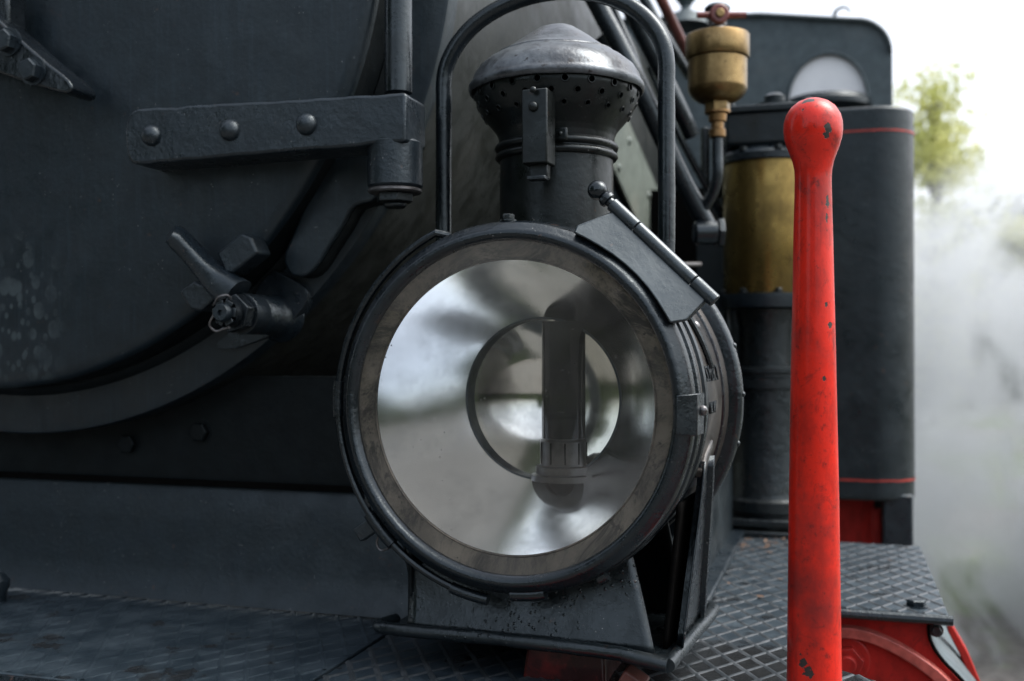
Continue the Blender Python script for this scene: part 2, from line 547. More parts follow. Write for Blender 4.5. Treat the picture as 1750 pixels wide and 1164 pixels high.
def rivet_mesh(r, h, mat, nm='rivet'): 
    b = BM(); dome(b, (0, 0, 0), (0, 0, 1), r, h, 20, 6, .001)
    return local_mesh(nm, b, mat)
def hex_mesh(r, h, mat, washer=True):
    b = BM()
    if washer: cyl(b, (0, 0, -.0005), (0, 0, h * .16), r * 1.3, n=24)
    lathe(b, [(r * .98, h * .14), (r, h * .2), (r, h * .88), (r * .86, h), (0, h)], (0, 0, 0), (0, 0, 1), 6)
    return local_mesh('bolt', b, mat, 25)

rv_iron = rivet_mesh(.0115, .010, M['iron'])
rv_small = rivet_mesh(.0045, .0035, M['lampblack'])
rv_pipe = rivet_mesh(.008, .006, M['plate_grey'])
bolt_iron = hex_mesh(.012, .012, M['iron'])
bolt_small = hex_mesh(.006, .006, M['greasy'])

# ================================================================ GROUND, far things
def gravel_mat():
    s = NT('gravel_and_grass')
    v = s.voro(14)
    f = s.noise(6, 6, .7)
    c = s.mix(v.outputs['Distance'], (.06, .057, .053), (.12, .115, .108))
    yy = s.n('ShaderNodeSeparateXYZ'); s.l(s.geo.outputs['Position'], yy.inputs[0])
    g = s.math('MULTIPLY', s.ramp(s.noise(.35, 5, .65), .46, .52), s.ramp(yy.outputs['Y'], 1, 5))
    c = s.mix(g, c, s.mix(f, (.05, .075, .035), (.10, .13, .06)))
    s.bsdf(c, .85, 0, s.bump(v.outputs['Distance'], .8, .03), .3)
    return s.m
b = BM()
bmesh.ops.create_grid(b, x_segments=60, y_segments=60, size=300)
for v in b.verts:
    v.co.z = 0 if v.co.xy.length < 30 else noise.noise(v.co * .02) * 1.2 * min(1, (v.co.xy.length - 30) / 60)
g = obj('ground', b, gravel_mat()); g['kind'] = 'structure'

def leaf_mat(name, a, c2, tr=.35):
    s = NT(name)
    n_ = s.noise(.9, 4, .6)
    oi = s.n('ShaderNodeObjectInfo')
    c = s.mix(s.ramp(n_, .35, .65), a, c2)
    d = s.n('ShaderNodeBsdfDiffuse'); t = s.n('ShaderNodeBsdfTranslucent'); mx = s.n('ShaderNodeMixShader'); mx.inputs[0].default_value = tr
    s.l(c, d.inputs[0]); s.l(c, t.inputs[0]); s.l(d.outputs[0], mx.inputs[1]); s.l(t.outputs[0], mx.inputs[2]); s.l(mx.outputs[0], s.out.inputs[0])
    return s.m
LEAF = leaf_mat('spring_leaves', (.52, .56, .22), (.68, .68, .32), .7)
LEAF2 = leaf_mat('dark_leaves', (.035, .06, .02), (.07, .10, .03))

def leaves_into(bm, c, rad, n, size, rnd, squash=1.0, hollow=.35):
    for _ in range(n):
        while True:
            p = Vector((rnd.uniform(-1, 1), rnd.uniform(-1, 1), rnd.uniform(-1, 1)))
            if hollow < p.length < 1: break
        p = Vector((p.x * rad, p.y * rad, p.z * rad * squash))
        q = c + p
        a = Vector((rnd.gauss(0, 1), rnd.gauss(0, 1), rnd.gauss(0, 1))).normalized()
        bb = a.orthogonal().normalized()
        s_ = size * rnd.uniform(.6, 1.3)
        vs = [bm.verts.new(q + a * s_), bm.verts.new(q + bb * s_ * .5), bm.verts.new(q - a * s_), bm.verts.new(q - bb * s_ * .5)]
        bm.faces.new(vs)

def tree(name, x, y, h, label, mat, cat='tree', seed=0, nclump=26, crown=(.45, 1.0), width=.3, leaf=.12, nl=160, group=None):
    rnd = random.Random(seed)
    t = empty(name, (x, y, 0), label, cat, group)
    bt = BM()
    tube(bt, smooth_path([(x, y, -.1), (x + rnd.uniform(-.1, .1), y, h * .35), (x + rnd.uniform(-.2, .2), y, h * .7), (x, y, h * .95)], 5),
         lambda k: h * .016 * (1 - .85 * k), 10)
    bl = BM()
    for i in range(nclump):
        k = rnd.uniform(*crown)
        zz = h * k
        wv = h * width * (1 - abs((k - .6) / .5) ** 2 * .7)
        a = rnd.uniform(0, 6.28)
        rr = wv * math.sqrt(rnd.random())
        c = Vector((x + math.cos(a) * rr, y + math.sin(a) * rr, zz))
        tube(bt, [(x, y, zz - h * .12), ((x + c.x) / 2, (y + c.y) / 2, zz - h * .04), c], lambda q: h * .006 * (1 - .7 * q), 5)
        leaves_into(bl, c, h * .085 * rnd.uniform(.7, 1.4), nl, leaf, rnd, .7, .1)
    obj('trunk', bt, M['bark'], t)
    obj('crown', bl, mat, t, smooth=False)
    return t

def along(u, d):
    p = W(u, 595, d=d); return p.x, p.y
x, y = along(1596, 22); tree('leafy_tree', x, y, 7.2, 'tall loose tree with yellow-green spring leaves right of the black tank', LEAF, seed=3, nclump=60, width=.10, leaf=.10, nl=60, crown=(.1, 1.0))
x, y = along(1760, 30); tree('leafy_tree', x, y, 5.2, 'pale tree half lost in the steam at the right edge', LEAF, seed=5, nclump=26, width=.24, leaf=.13, nl=150)
x, y = along(1660, 27); tree('leafy_tree', x, y, 3.6, 'low dark bushy tree behind the steam', LEAF2, seed=9, nclump=26, width=.42, leaf=.13, nl=160, crown=(.2, 1.0))

b = BM(); rnd = random.Random(21)
for i in range(46):
    u = 1480 + i * 12; d = rnd.uniform(30, 38); x, y = along(u, d)
    hh = rnd.uniform(3.0, 4.6) + (1.6 if i % 9 == 4 else 0)
    for k in range(7):
        leaves_into(b, Vector((x, y, hh * (.1 + .85 * k / 6))), 1.7 - .12 * k, 60, .2, rnd, .6, .1)
o = obj('distant_wood', b, leaf_mat('hazy_wood_leaves', (.05, .07, .03), (.11, .13, .05)), smooth=False)
o['kind'] = 'stuff'; o['label'] = 'low wood along the far edge of the yard behind the steam'; o['category'] = 'wood'

# house with an orange roof behind the steam
hx, hy = along(1560, 34)
hs_ = empty('house', (hx, hy, 0), 'small house with an orange tiled roof beyond the steam', 'house')
b = BM(); box(b, (hx - 1.0, hy + 3, 1.25), (5.4, 6, 2.5)); obj('wall', b, M['wall'], hs_)
b = BM(); prism(b, [(hx - 4.0, hy - .4, 2.4), (hx + 2.0, hy - .4, 2.4), (hx - 1.0, hy - .4, 3.6)], (0, 6.8, 0)); obj('roof', b, M['roof'], hs_)
for k in (-2.0, 0.2):
    b = BM(); box(b, (hx + k, hy - .02, 1.4), (.9, .06, 1.1)); obj('window', b, M['pane_dark'], hs_)

# the wood the engine faces: seen as the dark shape in the reflector and in the black paint
b = BM(); rnd = random.Random(11)
for i in range(230):
    a = R(rnd.uniform(-80, 125)) ; d = rnd.uniform(16, 24)
    cx, cy = math.sin(a) * d, -math.cos(a) * d
    # an open yard ahead and to the side lets the sky down
    gap = -44 < math.degrees(a) < 125
    hh = rnd.uniform(12, 19) * (.38 if -14 < math.degrees(a) < 10 else .10 if gap else 1)
    for k in range(9):
        kk = k / 9
        leaves_into(b, Vector((cx, cy, hh * (.12 + .85 * kk))), (1 - kk) * 2.0 + .9, 34, .6, rnd, .45, .1)
o = obj('woodland', b, LEAF2, smooth=False)
o['kind'] = 'stuff'; o['label'] = 'dark wood facing the engine, mirrored in the lamp reflector'; o['category'] = 'wood'

# ================================================================ LOCOMOTIVE
ZF = 1.30
CX, CZ = -.951, 2.0565
loco = empty('steam_locomotive', (CX, 2.4, 0), 'black steam locomotive front with round smokebox door and red frame', 'locomotive')

# --- footplate (two sheets, seam at X=-.453)
def inside_segments(p, d, poly):
    ts = []
    n = len(poly)
    for i in range(n):
        ax, ay = poly[i]; bx, by = poly[(i + 1) % n]
        ex, ey = bx - ax, by - ay
        den = d[0] * ey - d[1] * ex
        if abs(den) < 1e-9: continue
        t = ((ax - p[0]) * ey - (ay - p[1]) * ex) / den
        s_ = ((ax - p[0]) * d[1] - (ay - p[1]) * d[0]) / den
        if 0 <= s_ < 1: ts.append(t)
    ts.sort()
    return list(zip(ts[::2], ts[1::2]))

def ribs(poly, z, pitch=.0238, w=.0070, h=.0010, inset=.004):
    bm = BM()
    for ang in (58, -60):
        d = (math.cos(R(ang)), math.sin(R(ang))); nn = (-d[1], d[0])
        for k in range(-200, 200):
            o_ = k * pitch + .003
            p = (nn[0] * o_, nn[1] * o_ + 1.0)
            for t0, t1 in inside_segments(p, d, poly):
                t0 += inset; t1 -= inset
                if t1 - t0 < .01: continue
                m = max(1, int((t1 - t0) / .05))
                prev = None
                for j in range(m + 1):
                    t = t0 + (t1 - t0) * j / m
                    c = Vector((p[0] + d[0] * t, p[1] + d[1] * t, z + (0 if ang > 0 else .00015)))
                    c.x += noise.noise(c * 14) * .0015; c.y += noise.noise(c * 14 + Vector((5, 5, 5))) * .0015
                    hh = h * (.75 + .5 * noise.noise(c * 8))
                    n3 = Vector((nn[0], nn[1], 0))
                    ring = [bm.verts.new(c - n3 * w * .5 - Vector((0, 0, .0005))), bm.verts.new(c - n3 * w * .15 + Vector((0, 0, hh))),
                            bm.verts.new(c + n3 * w * .15 + Vector((0, 0, hh))), bm.verts.new(c + n3 * w * .5 - Vector((0, 0, .0005)))]
                    if prev:
                        for q in range(3): bm.faces.new((prev[q], prev[q + 1], ring[q + 1], ring[q]))
                    prev = ring
    return bm

sheetL = [(-2.3, .80), (-.4555, .80), (-.4555, 1.12), (-2.3, 1.12)]
sheetR = [(-.4505, .80), (-.335, .80), (-.262, .885), (-.175, .885), (-.14, .80), (.118, .80), (.118, .94), (.034, 1.012),
          (-.006, 1.045), (-.006, 1.283), (.118, 1.283), (.118, 1.72), (-.4505, 1.72)]
for poly, nm in ((sheetL, 'inner'), (sheetR, 'outer')):
    b = BM(); prism(b, [(x, y, ZF) for x, y in poly], (0, 0, -.008))
    fp = obj('footplate_sheet', b, M['tread'], loco, bev=.0012)
    r_ = obj('tread_ribs', ribs(poly, ZF, h=.0010 if nm == 'inner' else .0011), M['tread'] if nm == 'inner' else M['rib'], fp)
    r_['kind'] = 'stuff'

# --- saddle under the smokebox
b = BM()
prof = [(1.079, 1.302), (1.090, 1.315), (1.097, 1.34), (1.104, 1.39), (1.111, 1.434), (1.1135, 1.437)]
for (x0, x1) in ((-2.3, -.60),):
    pass
NX = 60
rows = []
for i in range(NX + 1):
    xx = -2.3 + (2.3 - .17) * i / NX
    row = []
    for (yy, zz) in prof:
        row.append(b.verts.new((xx, yy + noise.noise(Vector((xx * 3, yy, zz * 8))) * .0025, zz)))
    rows.append(row)
for a_, c_ in zip(rows, rows[1:]):
    for j in range(len(prof) - 1):
        try: b.faces.new((a_[j], c_[j], c_[j + 1], a_[j + 1]))
        except ValueError: pass
bmesh.ops.remove_doubles(b, verts=b.verts[:], dist=1e-5)
obj('saddle_front', b, M['saddle'], loco)
b = BM(); box(b, (-1.36, 1.1250, 1.502), (1.88, .02, .1296)); obj('saddle_recess', b, M['recess'], loco)  # darkened face, the shade under the door ring is in its colour
b = BM(); box(b, (-.168, 1.41, 1.371), (.012, .64, .138)); obj('saddle_side', b, M['tank'], loco, bev=.002)
b = BM(); box(b, (-.158, 1.41, 1.306), (.03, .62, .010)); obj('saddle_angle', b, M['iron'], loco, bev=.002)
b = BM(); box(b, (-.70, 1.415, 1.438), (1.06, .62, .006)); obj('saddle_top', b, M['darkgap'], loco)
bolt_dark = hex_mesh(.012, .010, M['recess'])
for (u, v) in ((345, 738), (222, 758)):
    place('bolt', bolt_dark, W(u, v, Y=1.116), loco, (0, -1, 0))
# stub at the left edge of the footplate
b = BM(); p = W(-8, 1003, z=1.318); lathe(b, [(.012, -.02), (.013, -.006), (.016, 0), (.016, .008), (.010, .015), (0, .017)], p, (0, 0, 1), 24); obj('drain_cock', b, M['iron'], loco)

# --- smokebox barrel, front ring, door
def disc_ring(r0, r1, y0, y1, mat, name, parent, bev=.004, n=160):
    b = BM()
    lathe(b, [(r0, 0), (r0, -bev * 0), (r0, 0), (r1 - bev, 0), (r1 - bev * .3, bev * .3), (r1, bev), (r1, y1 - y0), (r0, y1 - y0)][2:], (CX, y0, CZ), (0, 1, 0), n, closed=True)
    return obj(name, b, mat, parent, ang=40)
smokebox = disc_ring(.46, .561, 1.060, 1.085, M['door'], 'smokebox_front_ring', loco, .004)
b = BM(); lathe(b, [(.555, 1.085), (.559, 1.088), (.559, 1.86), (.54, 1.86)], (CX, 0, CZ), (0, 1, 0), 200); obj('smokebox_barrel', b, M['barrel'], loco)
b = BM(); lathe(b, [(.0, 1.10), (.55, 1.10)], (CX, 0, CZ), (0, 1, 0), 100); obj('smokebox_throat', b, M['darkgap'], loco)
b = BM(); lathe(b, [(.559, 1.86), (.566, 1.862), (.566, 1.92), (.559, 1.922), (.559, 3.0)], (CX, 0, CZ), (0, 1, 0), 160); obj('boiler_barrel', b, M['barrel'], loco)
b = BM()
lathe(b, [(0, -.006), (.2, -.0045), (.40, -.002), (.488, 0), (.499, .002), (.503, .007), (.504, .012)], (CX, 1.0, CZ), (0, 1, 0), 200)
door = obj('smokebox_door', b, M['door'], loco, ang=50)
b = BM(); lathe(b, [(.5038, 1.011), (.5038, 1.052), (.490, 1.054), (0, 1.054)], (CX, 0, CZ), (0, 1, 0), 200); obj('door_rebate', b, M['recess'], door)  # door's side wall painted dark for the shade in the gap
# recessed shoulder behind the door
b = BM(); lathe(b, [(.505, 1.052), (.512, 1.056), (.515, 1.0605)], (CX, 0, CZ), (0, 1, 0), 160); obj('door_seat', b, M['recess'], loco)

# --- hinge strap
Ys = .948
tl, tr_, br_, bl_ = W(236, 185, Y=Ys), W(694, 158, Y=Ys), W(694, 243, Y=Ys), W(232, 281, Y=Ys)
def lerp(a, b_, t): return a + (b_ - a) * t
front = []
# rounded left end
cl = lerp(tl, bl_, .5); hh = (tl - bl_).length / 2
N = 40
for i in range(N + 1): front.append(lerp(tl, tr_, i / N))
for i in range(N + 1): front.append(lerp(br_, bl_, i / N))
for i in range(1, 10):
    a = -math.pi / 2 - math.pi * i / 10
    front.append(Vector((cl.x + math.copysign(abs(math.cos(a)) ** .75, math.cos(a)) * hh * .5, Ys, cl.z + math.sin(a) * hh)))
b = BM()
va = [b.verts.new(p) for p in front]; vb = [b.verts.new(p + Vector((0, .052, 0))) for p in front]
fa = b.faces.new(va); b.faces.new(vb[::-1])
for i in range(len(va)): b.faces.new((va[i], vb[i], vb[(i + 1) % len(va)], va[(i + 1) % len(va)]))
strap = obj('hinge_strap', b, M['iron'], loco, bev=.0035, seg=3, wob=.0012)
for u, v in ((262, 232), (396, 223), (527, 213)):
    place('rivet', rv_iron, W(u - 2, v, Y=Ys + .001), strap, (0, -1, .05))
# knuckle, washer, nut, pin
kc = W(675, 280, Y=.974)
def zof(v, p): return CAM.z + (W(875, v, d=1).z - CAM.z) * ((p - CAM).dot(FW))
kr = .0275
b = BM(); cyl(b, (kc.x, kc.y, zof(243, kc)), (kc.x, kc.y, zof(322, kc)), kr, n=40, cham=.002); kn = obj('hinge_knuckle', b, M['iron'], loco, wob=.0005)
b = BM(); cyl(b, (kc.x, kc.y, zof(323, kc)), (kc.x, kc.y, zof(331, kc)), kr * .98, n=36, cham=.0015); obj('washer', b, M['steel'], kn)
b = BM(); cyl(b, (kc.x, kc.y, zof(331, kc)), (kc.x, kc.y, zof(346, kc)), kr * .70, n=6); cyl(b, (kc.x, kc.y, zof(345, kc)), (kc.x, kc.y, zof(356, kc)), kr * .42, n=20, cham=.002); obj('nut', b, M['greasy'], kn, bev=.001)
pc = W(681, 80, Y=1.0)
b = BM(); cyl(b, (pc.x, pc.y + .0, zof(159, pc)), (pc.x, pc.y, 2.3), .0142, n=32); obj('hinge_rod', b, M['pipe'], loco)
# knuckle web towards the lug
Yl = 1.004
lug = [(548, 272), (632, 262), (640, 330), (612, 362), (578, 425), (560, 462), (538, 482), (512, 484), (497, 470), (488, 447), (500, 400), (522, 345), (545, 300)]
lug = smooth_path([W(u, v, Y=1.030) for u, v in [(545, 280), (640, 255), (645, 335), (606, 352), (586, 385), (560, 425), (543, 452), (524, 470), (503, 472), (489, 458), (485, 436), (498, 405), (515, 365), (532, 320)]], 3)
b = BM(); prism(b, [p + Vector((0, .006, 0)) for p in lug], (0, .026, 0)); lg = obj('lug_edge', b, M['recess'], loco)  # dark backing, the shaded groove round the lug is painted in
b = BM(); prism(b, lug, (0, .0065, 0)); obj('hinge_lug', b, M['door'], lg, bev=.003, seg=3)
# --- clamp stud with lever
sc = W(478, 540, Y=1.06); ax = Vector((0, -1, 0))
tip = sc + ax * .105
b = BM(); lathe(b, [(.030, -.002), (.027, .004), (.0225, .010), (.0215, .03), (.0215, .052), (.0205, .054), (.0215, .056), (.0215, .080)], sc, ax, 40); stud = obj('clamp_stud', b, M['iron'], loco, ang=50, wob=.0004)
b = BM(); cyl(b, sc + ax * .080, sc + ax * .083, .0222, n=40); cyl(b, sc + ax * .083, sc + ax * .099, .0205, n=6, spin=.3); obj('nut', b, M['gloss'], stud, bev=.001)
b = BM()
lathe(b, [(.0135, .099), (.0145, .101), (.0145, .112)], sc, ax, 24)
for i in range(6):
    a = i * math.pi / 3
    p = sc + ax * .108 + Vector((math.cos(a), 0, math.sin(a))) * .0112
    box(b, p, (.0050, .011, .0096), Matrix.Rotation(-a, 3, 'Y'))
obj('castle_nut', b, M['gloss'], stud, bev=.0008)
b = BM(); lathe(b, [(.0095, .10), (.0095, .118), (.008, .1205), (.003, .1205), (.0025, .117), (0, .117)], sc, ax, 28); obj('stud_end', b, M['iron'], stud)
b = BM()
q = sc + ax * .108
tube(b, smooth_path([q + Vector((-.018, -.002, .010)) * .78, q + Vector((-.006, -.010, .020)) * .78, q + Vector((.004, -.006, .023)) * .78, q + Vector((.006, 0, .018)) * .78, q + Vector((0, -.003, .012)) * .78, q + Vector((-.012, -.012, -.004)) * .78, q + Vector((-.019, -.010, -.016)) * .78, q + Vector((-.013, -.005, -.024)) * .78, q + Vector((-.003, -.003, -.021)) * .78, q + Vector((.006, -.003, -.019)) * .78], 6), .0013, 8)
obj('cotter_pin', b, M['steel'], stud)
# lever: bent forged bar from the stud up to the left
Yv = .985
lv = [(404, 505, .979), (372, 478, .977), (350, 455, .972), (325, 428, .965), (304, 408, .958), (292, 399, .953)]
b = BM(); prev = None
wid = [.020, .0145, .0115, .0105, .0105, .008]
prevr = None
cen = [W(u, v, Y=yy) for u, v, yy in lv]
cen = smooth_path(cen, 5)
for i, c in enumerate(cen):
    t = (cen[min(i + 1, len(cen) - 1)] - cen[max(i - 1, 0)]).normalized()
    nrm = Vector((0, -1, 0)); side = t.cross(nrm).normalized(); nrm = side.cross(t)
    k = i / (len(cen) - 1) * (len(wid) - 1); j = min(int(k), len(wid) - 2); w_ = wid[j] + (wid[j + 1] - wid[j]) * (k - j)
    th = .019 - .003 * i / len(cen)
    n_ = 14
    ring = [b.verts.new(c + side * w_ * .95 * math.copysign(abs(math.cos(a)) ** .6, math.cos(a)) + nrm * th * math.copysign(abs(math.sin(a)) ** .6, math.sin(a))) for a in [2 * math.pi * q_ / n_ for q_ in range(n_)]]
    if prevr: bridge(b, prevr, ring)
    else: cap_face(b, ring, True)
    prevr = ring
cap_face(b, prevr)
obj('clamp_lever', b, M['iron'], loco, ang=50, wob=.0008)
for poly, nm in (([(370, 432), (412, 398), (428, 404), (440, 432), (395, 468), (384, 466)], 0), ([(306, 498), (330, 480), (362, 492), (366, 512), (342, 532), (324, 528)], 1)):
    b = BM(); prism(b, [W(u, v, Y=.976) for u, v in poly], (0, .030, 0)); obj('door_cleat', b, M['iron'], loco, bev=.003, seg=3, wob=.0006)
# boss where stud meets ring
b = BM(); prism(b, smooth_path([W(u, v, Y=1.050) for u, v in ((470, 462), (500, 478), (524, 500), (515, 530), (485, 562), (450, 578), (410, 592), (375, 596), (372, 585), (400, 560), (425, 530), (440, 490), (470, 462))], 4)[:-1], (0, .018, 0)); obj('clamp_boss', b, M['iron'], loco, bev=.006, seg=3, wob=.002)

# --- bracket top left with two bolts
Yb = .930
br = [(-60, -15), (8, 42), (40, 72), (78, 105), (104, 125), (116, 136), (123, 146), (122, 155), (113, 160), (98, 157), (60, 146), (-60, 105)]
b = BM(); prism(b, [W(u, v, Y=Yb) for u, v in br], (0, .040, 0)); hb = obj('dart_bracket', b, M['gloss'], loco, bev=.004, seg=3, wob=.0005)
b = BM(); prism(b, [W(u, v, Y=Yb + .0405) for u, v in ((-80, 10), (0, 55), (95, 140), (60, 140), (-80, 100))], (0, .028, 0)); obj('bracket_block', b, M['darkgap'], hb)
for u, v in ((20, 72), (62, 122)):
    place('bolt', bolt_iron, W(u - 4, v, Y=Yb), hb, (0, -1, .0), spin=.3)
b = BM(); prism(b, [W(u, v, Y=.95) for u, v in ((-30, -40), (12, -40), (14, 45), (-30, 20))], (0, .03, 0)); obj('dart_handle', b, M['gloss'], loco, bev=.004)

# --- riveted stay plate beside the smokebox
Xs = -.375
b = BM(); prism(b, [W(u, v, X=Xs) for u, v in ((1030, 120), (1048, 135), (1072, 200), (1200, 500), (1143, 500), (1048, 285), (1030, 250))], (-.006, 0, 0))
sp = obj('stay_plate', b, M['plate_grey'], loco, bev=.001)
for u, v in ((1074, 241), (1056, 287), (1108, 334), (1094, 392), (1126, 380), (1020, 60)):
    if v > 100: place('rivet', rv_pipe, W(u, v, X=Xs), sp, (1, -.1, 0))
b = BM(); prism(b, [W(u, v, X=Xs - .012) for u, v in ((1000, 240), (1046, 280), (1150, 520), (1000, 520))], (-.006, 0, 0)); obj('stay_web', b, M['tank'], loco)
# boiler fittings along the barrel: pipes
def pipe(pts, r, mat=None, name='pipe', label=None):
    b = BM(); tube(b, smooth_path([W(u, v, d=d) for u, v, d in pts], 8), r, 18)
    return obj(name, b, mat or M['pipe'], loco, label=label)
pipe([(985, -60, 1.50), (1025, 15, 1.50), (1062, 85, 1.50), (1098, 160, 1.50), (1132, 235, 1.51), (1168, 310, 1.52), (1212, 392, 1.53)], .0135, label='thick black pipe running down to the elbow beside the pump')
pipe([(1045, -50, 1.66), (1085, 30, 1.66), (1122, 105, 1.67), (1158, 180, 1.68), (1182, 232, 1.7)], .0135)
pipe([(1015, -70, 1.7), (1052, 30, 1.7), (1078, 90, 1.7), (1092, 135, 1.7)], .009)
pipe([(1078, -40, 1.9), (1118, 30, 1.9), (1150, 85, 1.9), (1178, 130, 1.95)], .009, None)
pipe([(1100, -60, 1.9), (1128, -5, 1.9), (1152, 45, 1.95), (1176, 95, 2.0)], .010, simple('red_brown_rail', (.12, .035, .03), .35), 'handrail', 'dull red-brown rail above the pipes')
pipe([(1040, 20, 1.8), (1070, 80, 1.8), (1100, 150, 1.8), (1122, 200, 1.8)], .005)
pipe([(1110, 115, 1.75), (1160, 230, 1.75), (1240, 380, 1.8)], .006)
pipe([(1030, 62, 1.6), (1042, 80, 1.6), (1047, 92, 1.6)], .016, None, 'pipe_end')
pipe([(1158, 285, 1.62), (1180, 330, 1.63), (1200, 365, 1.64)], .010)
b = BM(); p = W(1214, 398, d=1.52); cyl(b, p - RT * .024, p + RT * .012, .017, n=24, cham=.003); cyl(b, p + RT * .010, p + RT * .018, .022, n=6); obj('pipe_elbow', b, M['pipe'], loco, bev=.001)
b = BM(); cyl(b, W(1160, 452, d=1.55), W(1196, 452, d=1.6), .004, n=10); obj('stay_rod', b, M['steel'], loco)

# --- side tank with red lining
Yt = 1.98
tl_ = W(1352, 180, Y=Yt); xR = .132; zt0 = W(1500, 857, Y=Yt).z; zt1 = W(1500, 180, Y=Yt).z
def tank_outline(inset=0.0, x0=None):
    rr = .07
    pts = [(x0 if x0 is not None else W(1352, 180, Y=Yt).x, Yt - inset)]
    for i in range(13):
        a = -math.pi / 2 + math.pi / 2 * i / 12
        pts.append((xR - rr + math.cos(a) * (rr + inset), Yt + rr + math.sin(a) * (rr + inset)))
    pts.append((xR + inset, Yt + .55))
    return pts
b = BM(); o_ = tank_outline(); pts = o_ + [(o_[0][0], Yt + .55)]
prism(b, [(x, y, zt0) for x, y in pts], (0, 0, zt1 - zt0)); tank = obj('side_tank', b, M['tank'], loco, bev=.006, seg=3)
for vv, nm in ((222, 0), (822, 1)):
    zc = W(1500, vv, Y=Yt).z
    wv = lambda x_: noise.noise(Vector((x_ * 22, vv, 0))) * .0016
    b = BM(); o2 = tank_outline(.0012, W(1430, 200, Y=Yt).x - .06)
    for (x0, y0), (x1, y1) in zip(o2, o2[1:]):
        for q in range(8):
            xa, ya, xb, yb = x0 + (x1 - x0) * q / 8, y0 + (y1 - y0) * q / 8, x0 + (x1 - x0) * (q + 1) / 8, y0 + (y1 - y0) * (q + 1) / 8
            za, zb = zc + wv(xa + ya), zc + wv(xb + yb)
            b.faces.new([b.verts.new(p_) for p_ in ((xa, ya, za - .0018), (xb, yb, zb - .0018), (xb, yb, zb + .0018), (xa, ya, za + .0018))])
    bmesh.ops.remove_doubles(b, verts=b.verts[:], dist=1e-5)
    obj('lining', b, M['lining'], tank, label='thin red lining near the tank ' + ('top' if vv < 500 else 'bottom'))
# supports below the tank
b = BM(); box(b, (W(1535, 890, Y=2.0).x, 2.02, 1.15), (.05, .05, .38)); obj('tank_bracket', b, M['iron'], loco, bev=.003)
RED = red_paint('red_frame_paint', (.34, .016, .012), .7, (), .38)
REDF = red_paint('red_frame_paint_bright', (.42, .018, .012), .5, (), .36)
b = BM(); box(b, (W(1498, 890, Y=2.04).x, 2.04, 1.10), (.016, .016, .42)); obj('brake_rod', b, RED, loco, bev=.003)
b = BM(); box(b, (W(1450, 890, Y=2.1).x, 2.1, 1.1), (.09, .02, .5)); obj('frame_plate', b, RED, loco)
b = BM(); box(b, (-.05, 2.45, 1.1), (.36, .02, .45)); obj('ash_screen', b, M['darkgap'], loco)

# --- cab
Yc = 2.62
def cab_outline():
    pts = []
    xr = W(1525, 120, Y=Yc).x; zt = W(1470, 33, Y=Yc).z; rr = .085
    pts.append((W(880, 22, Y=Yc).x, W(1100, 22, Y=Yc).z))
    pts.append((W(1300, 27, Y=Yc).x, W(1300, 25, Y=Yc).z))
    pts.append((xr - rr, zt))
    for i in range(1, 9):
        a = math.pi / 2 - math.pi / 2 * i / 8
        pts.append((xr - rr + math.cos(a) * rr, zt - rr + math.sin(a) * rr))
    pts.append((xr, 1.35)); pts.append((pts[0][0], 1.35))
    return pts
outer = cab_outline()
wc = W(1414, 172, Y=Yc); hw = (W(1482, 172, Y=Yc) - W(1345, 172, Y=Yc)).length / 2; hh_ = W(1414, 91, Y=Yc).z - wc.z
win = [(wc.x + math.cos(a) * hw, wc.z + math.sin(a) * hh_) for a in [math.pi * i / 24 for i in range(25)]]
b = BM()
ov = [b.verts.new((x, Yc, z)) for x, z in outer]; wv = [b.verts.new((x, Yc, z)) for x, z in win]
es = [b.edges.new((ov[i], ov[(i + 1) % len(ov)])) for i in range(len(ov))] + [b.edges.new((wv[i], wv[(i + 1) % len(wv)])) for i in range(len(wv))]
bmesh.ops.triangle_fill(b, use_beauty=True, edges=es)
for f_ in [f_ for f_ in b.faces if (f_.calc_center_median().z > wc.z and ((f_.calc_center_median().x - wc.x) / hw) ** 2 + ((f_.calc_center_median().z - wc.z) / hh_) ** 2 < .95 and all(v in wv for v in f_.verts))]: b.faces.remove(f_)
ex = bmesh.ops.extrude_face_region(b, geom=b.faces[:])
for v in [g_ for g_ in ex['geom'] if isinstance(g_, bmesh.types.BMVert)]: v.co.y += .012
cab = obj('cab_front', b, M['cab'], loco)
b = BM(); vs = [b.verts.new((x, Yc + .008, z)) for x, z in win]; b.faces.new(vs); obj('window_pane', b, M['window'], cab)
b = BM(); tube(b, [(x, Yc - .002, z) for x, z in win], .004, 8, closed=True); obj('window_frame', b, M['cab'], cab)
b = BM(); lathe(b, [(0, .012), (hw * 1.02, .012), (hw * 1.12, 0), (hw * 1.12, -.012), (0, -.03)], wc - Vector((0, -.02, .006)), (0, 0, 1), 40); obj('window_hood', b, M['tank'], cab)
# roof, thin edge
b = BM()
o3 = outer[:11]
for i, (x, z) in enumerate(o3): pass
va = [b.verts.new((x, Yc - .012, z + .002)) for x, z in o3]; vb = [b.verts.new((x, Yc + .5, z + .002)) for x, z in o3]
for i in range(len(o3) - 1): b.faces.new((va[i], va[i + 1], vb[i + 1], vb[i]))
ro = obj('cab_roof', b, M['cab'], loco); sm = ro.modifiers.new('thickness', 'SOLIDIFY'); sm.thickness = .008
b = BM(); tube(b, smooth_path([W(u, v, Y=Yc + .05) for u, v in ((1425, 34), (1428, 20), (1438, 13), (1448, 14), (1453, 22))], 6), lambda t: .005 * (1 - .6 * t), 8); obj('roof_hook', b, M['cab'], loco)
b = BM(); p = W(1172, 24, Y=Yc - .1); lathe(b, [(.055, -.03), (.04, -.004), (.016, .006), (.011, .016), (.017, .026), (.024, .034), (.024, .05), (.012, .07), (.011, .12)], p, (0, 0, 1), 24); obj('whistle', b, M['cab'], loco)

